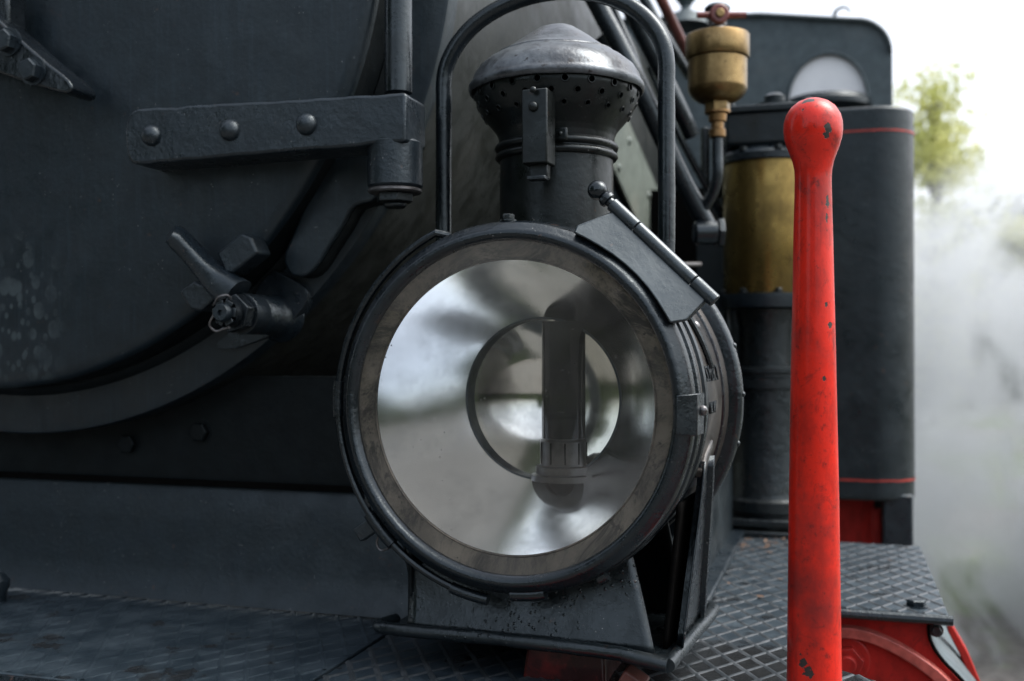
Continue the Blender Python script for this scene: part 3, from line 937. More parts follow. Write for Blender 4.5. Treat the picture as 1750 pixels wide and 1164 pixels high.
# --- red cylinder casing under the footplate wing, buffer beam
b = BM()
cz_ = [(1405, 1043), (1591, 1052), (1587, 1075), (1592, 1100), (1612, 1130), (1645, 1164), (1700, 1235), (1405, 1290)]
prism(b, [W(u, v, Y=1.300) for u, v in cz_], (0, .02, 0)); casing = obj('cylinder_casing', b, RED, loco, bev=.003)
b = BM(); path = [W(u, v, Y=1.297) for u, v in ((1380, 1082), (1436, 1079), (1480, 1085), (1525, 1103), (1570, 1130), (1610, 1162), (1655, 1215))]
path = smooth_path(path, 6)
prevr = None
for i, c in enumerate(path):
    t = (path[min(i + 1, len(path) - 1)] - path[max(i - 1, 0)]).normalized(); s_ = Vector((0, -1, 0)).cross(t)
    ring = [b.verts.new(c + s_ * a + Vector((0, q, 0))) for a, q in ((.0075, .004), (.006, -.008), (-.006, -.008), (-.0075, .004))]
    if prevr: bridge(b, prevr, ring)
    prevr = ring
obj('raised_rim', b, simple('rubbed_pink_red_rim', (.42, .10, .08), .38), casing, bev=.001)
b = BM(); p = W(1448, 1126, Y=1.298); cyl(b, p, p + Vector((0, -.004, 0)), .026, n=30, cham=.001); cyl(b, p + Vector((0, -.004, 0)), p + Vector((0, -.02, 0)), .0185, n=6, spin=.2); cyl(b, p + Vector((0, -.02, 0)), p + Vector((0, -.028, 0)), .010, n=20, cham=.001); obj('bolt', b, RED, casing, bev=.0015)
b = BM(); cs = [(1591, 1052), (1587, 1075), (1592, 1100), (1612, 1130), (1645, 1164), (1700, 1235)]
tube(b, smooth_path([W(u, v, Y=1.2975) for u, v in cs], 5), .0022, 6); obj('casing_edge', b, M['darkgap'], casing)
b = BM()
sidep = smooth_path([W(u, v, Y=1.302) + Vector((.003, 0, 0)) for u, v in cs], 5)
for a_, c_ in zip(sidep, sidep[1:]):
    vs = [b.verts.new(a_), b.verts.new(c_), b.verts.new(c_ + Vector((.0, .30, 0))), b.verts.new(a_ + Vector((.0, .30, 0)))]
    b.faces.new(vs)
bmesh.ops.remove_doubles(b, verts=b.verts[:], dist=1e-5)
obj('casing_side', b, M['cab'], casing)
b = BM(); prism(b, [W(u, v, Y=1.42) for u, v in ((1617, 1053), (1632, 1075), (1655, 1115), (1690, 1200), (1672, 1200), (1640, 1118), (1620, 1080))], (0, .03, 0)); obj('casing_flange', b, REDF, casing, bev=.002)
place('bolt', bolt_small, W(1600, 1077, Y=1.297), casing, (0, -1, 0))
place('bolt', hex_mesh(.011, .008, M['iron']), W(1566, 1036, z=ZF), loco, (0, 0, 1), spin=.2, label='hex bolt head on the outer corner of the footplate')
b = BM(); tube(b, [Vector((-.004, 1.280, ZF - .005)), Vector((.122, 1.280, ZF - .005))], .0058, 10); obj('footplate_lip', b, M['gloss'], loco)
b = BM(); box(b, (-1.0, .83, 1.13), (2.6, .03, .29)); beam = obj('buffer_beam', b, RED, loco, bev=.003)
b = BM(); box(b, (-.20, .95, 1.12), (.5, .2, .02)); obj('beam_shelf', b, REDF, loco, bev=.003)
b = BM(); tube(b, [Vector((-2.3, .802, ZF - .006)), Vector((-.46, .802, ZF - .006))], .0055, 8); obj('footplate_beading', b, M['gloss'], loco)
# engine body below and behind, keeps the light out of the engine
b = BM(); box(b, (-.95, 2.3, .75), (1.5, 2.4, .9)); obj('frames', b, M['darkgap'], loco)
b = BM(); box(b, (-.62, 2.45, 1.62), (.9, .5, .62)); obj('running_gear_block', b, M['darkgap'], loco)

# ================================================================ AIR PUMP
pc_ = W(1312, 905, z=ZF + .001)
pump = empty('air_pump', (pc_.x, pc_.y, ZF), 'black steam air pump with brass-clad upper cylinder standing on the footplate', 'air pump')
px, py = pc_.x, pc_.y
def pz(v): return zof(v, pc_)
def pl(name, prof, mat, n=48, **k):
    b = BM(); lathe(b, [(r, pz(v)) for v, r in prof], (px, py, 0), (0, 0, 1), n); return obj(name, b, mat, pump, **k)
b = BM(); box(b, (px, py, pz(903)), (.17, .15, .012)); box(b, (px, py, pz(884)), (.15, .14, .012)); cyl(b, (px, py, pz(903)), (px, py, pz(884)), .05); obj('base_flange', b, M['greasy'], pump, bev=.002)
pl('air_cylinder', [(884, .06), (872, .062), (868, .070), (850, .071), (846, .062), (838, .060), (700, .060), (664, .060), (662, .071), (645, .072), (643, .066), (637, .066), (635, .073), (628, .073), (626, .05)], M['greasy'])
pl('piston_column', [(628, .046), (560, .046), (530, .052), (526, .0)], M['greasy'])
cf = pl('cylinder_flange', [(527, .0), (527, .076), (512, .079), (504, .079), (503, .0)], M['iron'])
bc = pl('brass_shell', [(504, .0705), (500, .0715), (284, .0715), (280, .0705)], M['brass2'], 64)
tf = pl('top_flange', [(281, 0), (281, .076), (270, .077), (266, .074), (262, .068), (258, .06), (256, 0)], M['iron'])
for i in range(8):
    a = i * math.pi / 4 + .3
    for par, zz in ((cf, pz(502)), (tf, pz(266))):
        place('bolt', bolt_small, (px + math.cos(a) * .071, py + math.sin(a) * .071, zz), par, (0, 0, 1), spin=i)
b = BM(); box(b, (px + .005, py, (pz(257) + pz(200)) / 2), (.135, .12, pz(200) - pz(257))); hd = obj('pump_head', b, M['tank'], pump, bev=.006, seg=3)
b = BM(); box(b, (px + .005, py, pz(197)), (.150, .132, .011)); obj('head_cover', b, M['tank'], hd, bev=.002)
b = BM(); lathe(b, [(.035, pz(192)), (.035, pz(180)), (.016, pz(178)), (.017, pz(165)), (.010, pz(160)), (0, pz(160))], (px + .012, py, 0), (0, 0, 1), 24); obj('head_cap', b, M['tank'], hd, ang=50)
for q in (-.055, .065): place('bolt', bolt_small, (px + q, py - .05, pz(191)), hd, (0, 0, 1), scale=1.3)
for q in (-.062, .062):
    b = BM(); cyl(b, (px + q, py - .02, pz(626)), (px + q, py - .02, pz(527)), .006, n=12); obj('tie_rod', b, M['greasy'], pump)
b = BM(); p0 = W(1218, 455, Y=py + .12); box(b, (p0.x, p0.y, 1.63), (.055, .02, .34)); obj('mounting_plate', b, M['tank'], pump, bev=.002)
b = BM(); box(b, (px - .02, py + .14, 1.60), (.2, .02, .6)); obj('back_plate', b, M['greasy'], pump)
for q, v0, v1 in ((-.085, 190, 330), (-.105, 205, 300), (-.07, 225, 350)):
    b = BM(); cyl(b, (px + q, py + .03, pz(v0)), (px + q, py + .03, pz(v1)), .008, n=14, cham=.001); obj('feed_tube', b, M['greasy'], pump)

# ================================================================ BRASS OIL CUP
oc = W(1226, 115, d=1.5)
cup = empty('oil_cup', (oc.x, oc.y, zof(235, oc)), 'brass oil cup with a small red valve key beside the lamp handle', 'oil cup')
def cz(v): return zof(v, oc)
def cl_(name, prof, mat, n=48):
    b = BM(); lathe(b, [(r * .000828, cz(v)) for v, r in prof], (oc.x, oc.y, 0), (0, 0, 1), n); return obj(name, b, mat, cup, ang=40)
cl_('cup_body', [(177, 0), (177, 18), (173, 34), (166, 43), (158, 48.5), (152, 50), (150, 50), (103.5, 50), (101, 47)], M['brass'])
cl_('cup_lid', [(102, 47), (101, 53), (99, 54), (63, 54), (61, 52.5), (60, 50), (59.5, 47), (59, 0)], M['brass'])
b = BM(); cyl(b, (oc.x, oc.y, cz(192)), (oc.x, oc.y, cz(168)), .0185, n=6, spin=.35); obj('union_nut', b, M['brass'], cup, bev=.001)
cl_('stem', [(236, 12), (234, 14), (222, 14), (220, 11), (210, 11), (208, 15), (196, 16), (194, 22), (190, 22)], brass('copper_brass', (.32, .19, .08), (.18, .11, .05), .25), 32)
b = BM(); cyl(b, (oc.x, oc.y, cz(58)), (oc.x, oc.y, cz(12)), .006, n=16)
zz = [oc + Vector((0, 0, cz(56) - oc.z))]
hel = [Vector((oc.x + math.cos(t * 6.283) * .011, oc.y + math.sin(t * 6.283) * .011, cz(56) + (cz(30) - cz(56)) * t / 4)) for t in [i / 10 for i in range(41)]]
tube(b, hel, .0028, 8); obj('spring', b, M['steel'], cup)
b = BM(); cyl(b, (oc.x, oc.y, cz(22)), (oc.x, oc.y, cz(9)), .018, n=24, cham=.004); obj('stem_cap', b, M['tank'], cup)
RK = simple('faded_red_key', (.15, .035, .03), .4)
b = BM(); p = W(1228, 26, d=1.475)
cyl(b, p - RT * .030, p + RT * .038, .0045, .0045, 12); cyl(b, p, p - FW * .010, .0135, n=28, cham=.002); obj('valve_key', b, RK, cup)
b = BM(); cyl(b, p - FW * .010, p - FW * .013, .006, n=16, cham=.001); obj('key_screw', b, M['brass'], cup)
b = BM(); tube(b, smooth_path([W(1226, 232, d=1.5), W(1226, 262, d=1.5), W(1226, 300, d=1.5), W(1218, 330, d=1.51), W(1205, 352, d=1.52), W(1197, 366, d=1.525)], 6), .0078, 16); obj('oil_pipe', b, M['pipe'], cup)

# ================================================================ RED POST
pb = W(1391, 1000, d=.86)
post = empty('grab_post', (pb.x, pb.y, ZF), 'chipped red post with a rounded knob top in front of the pump', 'post')
pts = [(166, 0), (168, 14), (173, 26), (182, 37), (195, 45), (208, 48.5), (222, 49), (236, 47.5), (250, 43.5), (263, 38.5), (276, 34), (290, 31.2), (305, 30.5), (330, 31),
       (400, 32.5), (500, 34.5), (600, 37), (700, 38.5), (850, 41.5), (1000, 43), (1164, 45.5), (1215, 47)]
sc_ = .86 / 1812
def on_post(u, v):
    for (v0, r0), (v1, r1) in zip(pts, pts[1:]):
        if v0 <= v <= v1: r = (r0 + (r1 - r0) * (v - v0) / (v1 - v0)) * sc_ * 1.005; break
    x_ = (u - 1391) * sc_
    return tuple(W(u, v, d=.86 - math.sqrt(max(0, r * r - x_ * x_))))
pmat = red_paint('chipped_red_paint', (.56, .016, .006), .85, [
    (on_post(1416, 219), .0032, (1, 1, .8)), (on_post(1413, 229), .0030, (1, 1, 1)), (on_post(1387, 206), .0024, (.7, 1, 1.3)), (on_post(1377, 213), .0022, (.6, 1, 1.3)),
    (on_post(1381, 172), .0030, (.6, 1, 1)), (on_post(1370, 184), .0020, (1, 1, .6)), (on_post(1411, 180), .0018, (1, 1, 1)),
    (on_post(1371, 1132), .0046, (1, 1, .8)), (on_post(1380, 1150), .0042, (1, 1, .8)), (on_post(1417, 556), .0024, (1, 1, .8)),
    (on_post(1414, 345), .0020, (1.3, 1, .35)), (on_post(1413, 372), .0016, (1.3, 1, .5)), (on_post(1411, 520), .0017, (1.2, 1, .7)), (on_post(1408, 648), .0012, (1, 1, .5)), (on_post(1417, 920), .0016, (1, 1, .6))], .30)
b = BM(); lathe(b, [((r * sc_ * 1.005), zof(v, pb)) for v, r in pts][::-1], (pb.x, pb.y, 0), (0, 0, 1), 72)
def nz(v): return v.co
for v in b.verts: v.co += noise.noise_vector(v.co * 30) * .0004
obj('post_shaft', b, pmat, post, ang=80)
b = BM(); lathe(b, [(.022, .0), (.045, .0), (.047, .003), (.047, .009), (.030, .012), (.024, .02), (.022, .022)], (pb.x, pb.y, ZF), (0, 0, 1), 48); pf = obj('post_flange', b, pmat, post)
for i in range(4): place('bolt', bolt_small, (pb.x + math.cos(i * 1.571 + .6) * .037, pb.y + math.sin(i * 1.571 + .6) * .037, ZF + .009), pf, (0, 0, 1))

# ================================================================ HEADLAMP
LO = W(864, 697, d=.934)            # centre of the lamp's front rim
LYAW = YAW - R(20)
lamp = empty('headlamp', (LO.x, LO.y, 1.335), 'large round black oil headlamp with mirrored reflector and vented chimney on the footplate', 'lamp', rz=LYAW)
LX = Vector((math.cos(LYAW), math.sin(LYAW), 0)); LY = Vector((-math.sin(LYAW), math.cos(LYAW), 0)); LZ = Vector((0, 0, 1))
def L(x, y, z): return LO + LX * x + LY * y + LZ * z       # lamp frame: x right, y back along its axis, z up
def PL(ang, r, y): a = R(ang); return L(math.cos(a) * r, y, math.sin(a) * r)
def ll(name, prof, mat, n=128, closed=False, parent=None, **k):
    b = BM(); lathe(b, prof, LO, LY, n, closed); return obj(name, b, mat, parent or lamp, **k)

def skewed(name, prof, mat, n, ang=60):
    b = BM(); lathe(b, prof, LO, LY, n)
    for v in b.verts:
        f_ = min(1, max(0, ((v.co - LO).dot(LY) - .0105) / .08))
        v.co += LX * .003 * f_ + LZ * .004 * f_
    return obj(name, b, mat, lamp, ang=ang)
ll('drum', [(.130, .022), (.151, .020), (.1615, .026), (.1625, .050), (.164, .052), (.164, .056), (.1625, .058), (.1625, .190), (.166, .194)], M['drum'], ang=40)
ll('drum_band', [(.162, .066), (.165, .067), (.166, .070), (.166, .073), (.165, .076), (.162, .077)], M['gloss'], ang=30)
bk = ll('back_flange', [(.157, .194), (.174, .194), (.1775, .196), (.179, .200), (.179, .207), (.176, .210), (.0, .210)], M['gloss'], ang=40)
ll('back_bead', [(.162, .173), (.1645, .174), (.165, .176), (.1645, .178), (.162, .179)], M['gloss'], ang=50)
bez = ll('bezel', [(.1480, .004), (.1490, -.001), (.1515, -.004), (.155, -.0045), (.158, -.002), (.1605, .001), (.1635, .003), (.1655, .007), (.166, .012), (.165, .018), (.160, .022), (.150, .022), (.148, .016)], M['gloss'], closed=True, ang=50)
ll('bezel_bead', [(.160, .022), (.1665, .024), (.168, .028), (.1665, .032), (.157, .034), (.153, .030)], M['gloss'], closed=True, ang=50)
ll('glass_pane', [(0, .0035), (.1485, .0035)], M['glass'], ang=10)
ll('reflector_flange', [(.1495, .006), (.140, .0085), (.1335, .010), (.1322, .0085), (.1312, .0095)], M['flange'], ang=60)
prof = []
for i in range(25):
    t = i / 24; r = .1312 + (.0785 - .1312) * t
    y_ = .0105 + .080 * (1 - ((r - .030) / (.1312 - .030)) ** 1.75) / (1 - ((.0785 - .030) / (.1312 - .030)) ** 1.75)
    prof.append((r, y_))
skewed('outer_reflector', prof, M['mirror'], 160)
skewed('reflector_seam', [(.0788, .0904), (.0768, .0908), (.0766, .098), (.0766, .110)], M['grime'], 128)
prof = [(.0745 * math.sin(t), .094 + .046 * (math.cos(t) - 0) - 0) for t in [math.pi / 2 * (1 - i / 20) for i in range(21)]]
prof = [(r, .109 + .040 * (1 - (r / .0768) ** 2)) for r in [.0768 * (1 - i / 20) for i in range(21)]]
skewed('inner_reflector', prof, M['mirror2'], 128)
# burner and glass
bo = L(.024, .095, 0)
def bl(name, prof, mat, n=40, **k):
    b = BM(); lathe(b, [(r, LO.z + z) for r, z in prof], (bo.x, bo.y, 0), (0, 0, 1), n); return obj(name, b, mat, lamp, **k)
bu = bl('burner', [(.020, -.074), (.031, -.0735), (.031, -.068), (.0265, -.067), (.0265, -.060), (.0225, -.059), (.0225, -.036), (.0205, -.034), (.0195, -.013), (.017, -.012), (.0, -.012)], M['burner'], ang=30)
for i in range(10):
    a = i * math.pi / 5
    p = Vector((bo.x + math.cos(a) * .0224, bo.y + math.sin(a) * .0224, LO.z - .047)); b = BM(); box(b, p, (.0014, .0014, .02)); obj('burner_slot', b, M['darkgap'], bu)
bl('lamp_glass', [(.0208, -.033), (.0210, .0), (.0208, .078)], M['smoke_glass'], ang=30)

# closing wire round the bezel with sleeves
b = BM(); arc = [PL(a, .1745, .014) for a in range(112, 264, 3)]
arc[0] = PL(112, .168, .02)
tube(b, arc, .0036, 10); wire = obj('closing_wire', b, M['gloss'], lamp)
def sleeve(a0, a1, r, y, rad, par, mat=M['gloss']):
    b = BM(); tube(b, [PL(a0 + (a1 - a0) * i / 6, r, y) for i in range(7)], rad, 14); return obj('sleeve', b, mat, par)
sleeve(173, 184, .1745, .014, .0058, wire)
sleeve(216, 228, .1745, .014, .0062, wire); sleeve(251, 263, .1745, .012, .0052, wire); sleeve(271, 282, .1655, .008, .0060, wire)
b = BM(); box(b, PL(219, .187, .02), (.024, .012, .014), Matrix.Rotation(LYAW, 3, 'Z') @ Matrix.Rotation(R(-35), 3, 'Y')); lt = obj('latch_block', b, M['iron'], lamp, bev=.0015)
b = BM(); tube(b, smooth_path([PL(222, .180, .022), PL(223.5, .190, .022), PL(226, .192, .022), PL(227.5, .182, .022)], 5), .0012, 8); obj('latch_loop', b, M['steel'], lt)
for a in (213, 300):
    b = BM(); tube(b, [PL(a + q, .168, .016) for q in (-1.5, 0, 1.5)], .0062, 12); obj('bezel_joint', b, M['gloss'], lamp)
# hinge upper right
ht = R(46)
er = LX * math.cos(ht) + LZ * math.sin(ht); et = LX * math.sin(ht) - LZ * math.cos(ht)    # radial, tangential (down right)
def H(s_, r, y): return LO + er * r + et * s_ + LY * y
b = BM()
outl = [(-.052, .1885), (.060, .1885), (.062, .166)] + [(s_, math.sqrt(.1640 ** 2 - s_ ** 2)) for s_ in (.055, .045, .033, .020, .006, -.008, -.022, -.036, -.050, -.060)] + [(-.062, .160)]
def ydepth(s_, r): return -.004 + max(0, (r - .160)) * .75
va = [b.verts.new(H(s_, r, ydepth(s_, r))) for s_, r in outl]; vb = [b.verts.new(H(s_, r, ydepth(s_, r) + .016)) for s_, r in outl]
b.faces.new(va); b.faces.new(vb[::-1])
for i in range(len(va)): b.faces.new((va[i], vb[i], vb[(i + 1) % len(va)], va[(i + 1) % len(va)]))
hg = obj('hinge_leaf', b, M['leafmetal'], lamp, bev=.0018, seg=3, wob=.0006)
yh = .020
for s0, s1 in ((-.058, -.028), (-.0272, .0405), (.0413, .066)):
    b = BM(); cyl(b, H(s0, .1915, yh), H(s1, .1915, yh), .0062, n=24, cham=.0006); obj('hinge_barrel', b, M['leafmetal'], hg)
b = BM(); lathe(b, [(.0045, -.002), (.0045, .003), (.007, .004), (.0075, .007), (.006, .010), (.004, .0105), (.004, .012)], H(-.058, .1915, yh), -et, 20); sphere(b, H(-.058 - .018, .1915, yh), .0088, 20, et); obj('hinge_pin_knob', b, M['gloss'], hg)
# retaining clip on the right, top bolt
b = BM(); tube(b, [PL(a, .157, .006) for a in (-2, 0, 2, 4)], .0105, 4)
b.free(); b = BM()
for a0 in (0,):
    o2 = []
    for a in (-7.0, 5.0):
        o2.append([PL(a, r, y) for r, y in ((.1535, -.0065), (.1635, -.0015), (.1695, .004), (.1705, .030), (.1665, .030), (.1655, .008), (.160, .003), (.1535, -.002))])
    A = [b.verts.new(p) for p in o2[0]]; Bq = [b.verts.new(p) for p in o2[1]]
    bridge(b, A, Bq); cap_face(b, A, True); cap_face(b, Bq)
clip = obj('bezel_clip', b, M['gloss'], lamp, bev=.0008)
place('screw', rivet_mesh(.0045, .004, M['steel'], 'screw'), PL(0, .1703, .020), clip, PL(0, 1, 0) - LO)
place('bolt', bolt_small, PL(91, .1665, .014), lamp, (0, 0, 1))
# rib and screws on the drum
b = BM()
for i in range(2): pass
ribp = [PL(30 - i * 1.5, .1645, .100 + .0015 * i) for i in range(13)]
tube(b, ribp, .0032, 8); obj('drum_rib', b, M['gloss'], lamp)
for a, y_ in ((33, .115), (30, .13)):
    pass
place('screw', rivet_mesh(.0055, .004, M['steel'], 'screw'), PL(27, .1625, .128), lamp, PL(27, 1, 0) - LO)
for a in (2, -14, 18, 40): place('screw', rivet_mesh(.003, .0022, M['gloss'], 'screw'), PL(a, .179, .203), bk, PL(a, 1, 0) - LO)
# embossed letters on the drum's right side
def letters(txt, ang, r, y0, size, parent):
    cu = bpy.data.curves.new('maker_lettering', 'FONT'); cu.body = txt; cu.size = size; cu.extrude = .0008; cu.space_character = 1.05
    cu.align_x = 'LEFT'; cu.align_y = 'CENTER'
    cu.materials.append(M['gloss'])
    o = bpy.data.objects.new('maker_lettering', cu); COL.objects.link(o)
    a = R(ang); nrm = LX * math.cos(a) + LZ * math.sin(a); xa = LY; ya = nrm.cross(xa)
    if ya.z < 0: ya = -ya
    m = Matrix((xa, ya, xa.cross(ya))).transposed().to_4x4()
    m.translation = LO + nrm * (r + .0004) + LY * y0
    me = bpy.data.meshes.new_from_object(o); bpy.data.objects.remove(o)
    o = bpy.data.objects.new('maker_lettering', me); COL.objects.link(o)
    o.parent = parent; o.matrix_local = mw(parent).inverted() @ m
    return o
letters('S.M.R.T', 10, .163, .088, .021, lamp)
letters('N.W', -1, .163, .096, .016, lamp)

# chimney
co = W(951, 300, d=1.077)
K = .000594
def chz(v): return zof(v, co)
def ch(name, prof, mat, n=96, **k):
    b = BM(); lathe(b, [(r * K, chz(v)) for v, r in prof], (co.x, co.y, 0), (0, 0, 1), n); return obj(name, b, mat, lamp, **k)
ch('chimney_pipe', [(430, 97), (388, 97), (300, 97), (282, 96.5), (276, 97)], M['lampblack'])
ch('chimney_bead', [(278, 96), (276, 102), (272, 105), (267, 104), (264, 99), (262, 99), (260, 104), (256, 106), (251, 104), (248, 99), (246, 97)], M['lampblack'], ang=50)
# perforated bowl, with real holes
bowl_raw = [(250, 97), (245, 98), (237, 99.5), (229, 103), (221, 109), (212, 117), (203, 125), (192, 131.5), (180, 136.5), (168, 140), (160, 140.5), (152, 140)]
bowlp = []
for i_ in range(len(bowl_raw) - 1):
    for q in range(4): bowlp.append(tuple(bowl_raw[i_][k] + (bowl_raw[i_ + 1][k] - bowl_raw[i_][k]) * q / 4 for k in (0, 1)))
bowlp.append(bowl_raw[-1])
b = BM(); lathe(b, [(r * K, chz(v)) for v, r in bowlp], (co.x, co.y, 0), (0, 0, 1), 160)
bowl = obj('vented_bowl', b, M['lampblack'], lamp, ang=50)
so = bowl.modifiers.new('sheet', 'SOLIDIFY'); so.thickness = .0014; so.offset = -1
cut = BM(); lips = BM()
def rad_at(v):
    for (v0, r0), (v1, r1) in zip(bowlp, bowlp[1:]):
        if v1 <= v <= v0: return (r0 + (r1 - r0) * (v0 - v) / (v0 - v1)) * K, (r1 - r0) * K, chz(v1) - chz(v0)
    return 97 * K, 0, 1
for row, (v, off, hr) in enumerate(((167.5, 0, .0029), (184, .5, .0026), (202, 0, .0022))):
    r, dr, dz = rad_at(v)
    for i in range(20):
        a = (i + off + .12) * 2 * math.pi / 20
        dirh = Vector((math.cos(a), math.sin(a), 0))
        nrm = (dirh * dz - Vector((0, 0, 1)) * dr).normalized()
        p = Vector((co.x, co.y, chz(v))) + dirh * r
        cyl(cut, p - nrm * .006, p + nrm * .006, hr, n=12)
        x_, y_, z_ = frame_of(nrm)
        tube(lips, [p + nrm * .0002 + (x_ * math.cos(q) + y_ * math.sin(q)) * (hr + .0006) for q in [2 * math.pi * j / 12 for j in range(12)]], .0007, 6, closed=True)
cutme = bpy.data.meshes.new('cutter'); 
bmesh.ops.recalc_face_normals(cut, faces=cut.faces[:])
cut.to_mesh(cutme); cut.free()
cuto = bpy.data.objects.new('cutter', cutme); COL.objects.link(cuto); cuto.parent = None
bo_ = bowl.modifiers.new('holes', 'BOOLEAN'); bo_.operation = 'DIFFERENCE'; bo_.object = cuto; bo_.solver = 'EXACT'
bpy.context.view_layer.update()
dg = bpy.context.evaluated_depsgraph_get()
newme = bpy.data.meshes.new_from_object(bowl.evaluated_get(dg), depsgraph=dg)
bowl.modifiers.clear(); bowl.data = newme
bpy.data.objects.remove(cuto)
lo_ = obj('hole_lips', lips, M['lampblack'], bowl, ang=60); lo_['kind'] = 'stuff'
ch('inner_sleeve', [(300, 60), (150, 60)], M['darkgap'])
capo = ch('chimney_cap', [(152, 139), (158, 143), (162, 146.5), (160, 149), (155, 150.5), (150, 150), (147, 147.5), (143, 145), (134, 142), (120, 133), (106, 115.5), (99, 103), (97.5, 101.5), (95.5, 101), (94.5, 97.5), (88, 87), (79, 74), (70, 62), (61, 48), (54, 37), (50.5, 32), (48.8, 28), (47.6, 20), (47.6, 0)], M['cap'], ang=60)
for v in capo.data.vertices:
    v.co += noise.noise_vector(v.co * 28) * .0013
# hasp
hz = lambda v, d=.985: CAM.z + (W(913, v, d=d).z - CAM.z)
def hasp_box(name, u0, u1, v0, v1, d, th, mat=M['lampblack'], par=lamp, **k):
    a_, b_, c_, d_ = W(u0, v0, d=d), W(u1, v0, d=d), W(u1, v1, d=d), W(u0, v1, d=d)
    # square it to the lamp's frame
    cc = (a_ + b_ + c_ + d_) / 4; w_ = (b_ - a_).length; h_ = (a_ - d_).length
    b = BM(); box(b, cc + LY * th / 2, (w_, th, h_), Matrix.Rotation(LYAW, 3, 'Z')); return obj(name, b, mat, par, **k)
hp = hasp_box('hasp', 890, 936, 151, 279, .984, .026, bev=.0015)
place('rivet', rv_small, W(911, 182, d=.9835), hp, -LY, scale=1.05)
hasp_box('hasp_tongue', 904, 936, 276, 306, .992, .010, par=hp, bev=.001)
b = BM(); box(b, W(919, 305, d=.990), (.018, .012, .004), Matrix.Rotation(LYAW, 3, 'Z')); obj('hasp_hook', b, M['gloss'], hp, bev=.001)
place('rivet', rv_small, W(911, 153, d=.979), hp, LZ * .5 - LY, scale=.7)
b = BM(); pcl = W(958, 229, d=1.010); box(b, pcl, (.014, .004, .013), Matrix.Rotation(LYAW, 3, 'Z')); cp = obj('catch_plate', b, M['lampblack'], lamp, bev=.002)
place('rivet', rv_small, pcl - LY * .0015, cp, -LY, scale=.6)
# carrying handle
b = BM(); pts = []
zb_l, zb_r = .118, .100
yh_ = .13; hwid = .1165; zs = .325
pts.append(L(-hwid + .002, yh_, zb_l - .02)); pts.append(L(-hwid, yh_, .16)); pts.append(L(-hwid, yh_, .24)); pts.append(L(-hwid, yh_, zs - .02))
for i in range(17):
    a = math.pi - math.pi * i / 16
    pts.append(L(math.cos(a) * hwid, yh_, zs + math.sin(a) * .083))
pts += [L(hwid, yh_, zs - .02), L(hwid, yh_, .24), L(hwid, yh_, .16), L(hwid - .002, yh_, zb_r - .02)]
tube(b, smooth_path(pts, 4), .0083, 20); obj('carrying_handle', b, M['pipe'], lamp, wob=.0003)
# foot
FLc, FRc, BRc = W(655, 1073, z=1.335), W(1142, 1138, z=1.333), W(1219, 1041, z=1.336)
MDc = W(1030, 1113, z=1.338)
BLc = FLc + (BRc - FRc)
b = BM(); prism(b, [FLc + Vector((.003, .003, .001)), MDc + Vector((0, .004, .001)), FRc + Vector((-.003, .004, .002)), BRc + Vector((-.003, 0, .001)), BLc], (0, 0, -.005)); base = obj('foot_plate', b, M['foot'], lamp, bev=.001)
b = BM(); tube(b, smooth_path([FLc + Vector((0, .03, 0)), FLc, lerp(FLc, MDc, .5) + Vector((0, -.001, .0015)), MDc, lerp(MDc, FRc, .4) + Vector((0, 0, .001)), FRc], 8), .0062, 14)
tube(b, smooth_path([FRc, lerp(FRc, BRc, .5), BRc, BRc + Vector((-.02, .006, 0))], 8), .0062, 14)
for v in b.verts: v.co += noise.noise_vector(v.co * 60) * .0008
obj('rolled_edge', b, M['foot'], base)
def bent_sheet(name, bot, top, mat, n=14, th=.004, curve=.012, parent=lamp):
    """sheet between two 3D edge lines, bowed along its height"""
    b = BM(); rows = []
    for j in range(n + 1):
        t = j / n
        row = []
        for i in range(n * 2 + 1):
            s_ = i / (n * 2)
            p = lerp(lerp(bot[0], bot[1], s_), lerp(top[0], top[1], s_), t)
            p = p + LY * (curve * math.sin(t * math.pi) )
            row.append(b.verts.new(p))
        rows.append(row)
    for a_, c_ in zip(rows, rows[1:]):
        for i in range(len(a_) - 1): b.faces.new((a_[i], a_[i + 1], c_[i + 1], c_[i]))
    o = obj(name, b, mat, parent)
    m_ = o.modifiers.new('sheet', 'SOLIDIFY'); m_.thickness = th
    return o
bent_sheet('foot_front', (W(700, 1070, z=1.337), W(1120, 1117, z=1.337)), (W(703, 965, d=1.02), W(1078, 935, d=.945)), M['foot'], curve=.003)
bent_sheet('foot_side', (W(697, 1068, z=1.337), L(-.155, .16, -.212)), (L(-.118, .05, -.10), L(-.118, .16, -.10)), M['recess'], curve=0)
bent_sheet('foot_side', (L(.130, .045, -.211), L(.140, .16, -.211)), (L(.140, .060, -.085), L(.142, .16, -.085)), M['darkgap'], curve=0)  # near-black sheet, shade inside the foot given as colour
bent_sheet('foot_back', (L(-.15, .17, -.212), L(.13, .17, -.212)), (L(-.11, .16, -.11), L(.11, .16, -.11)), M['recess'], curve=0)
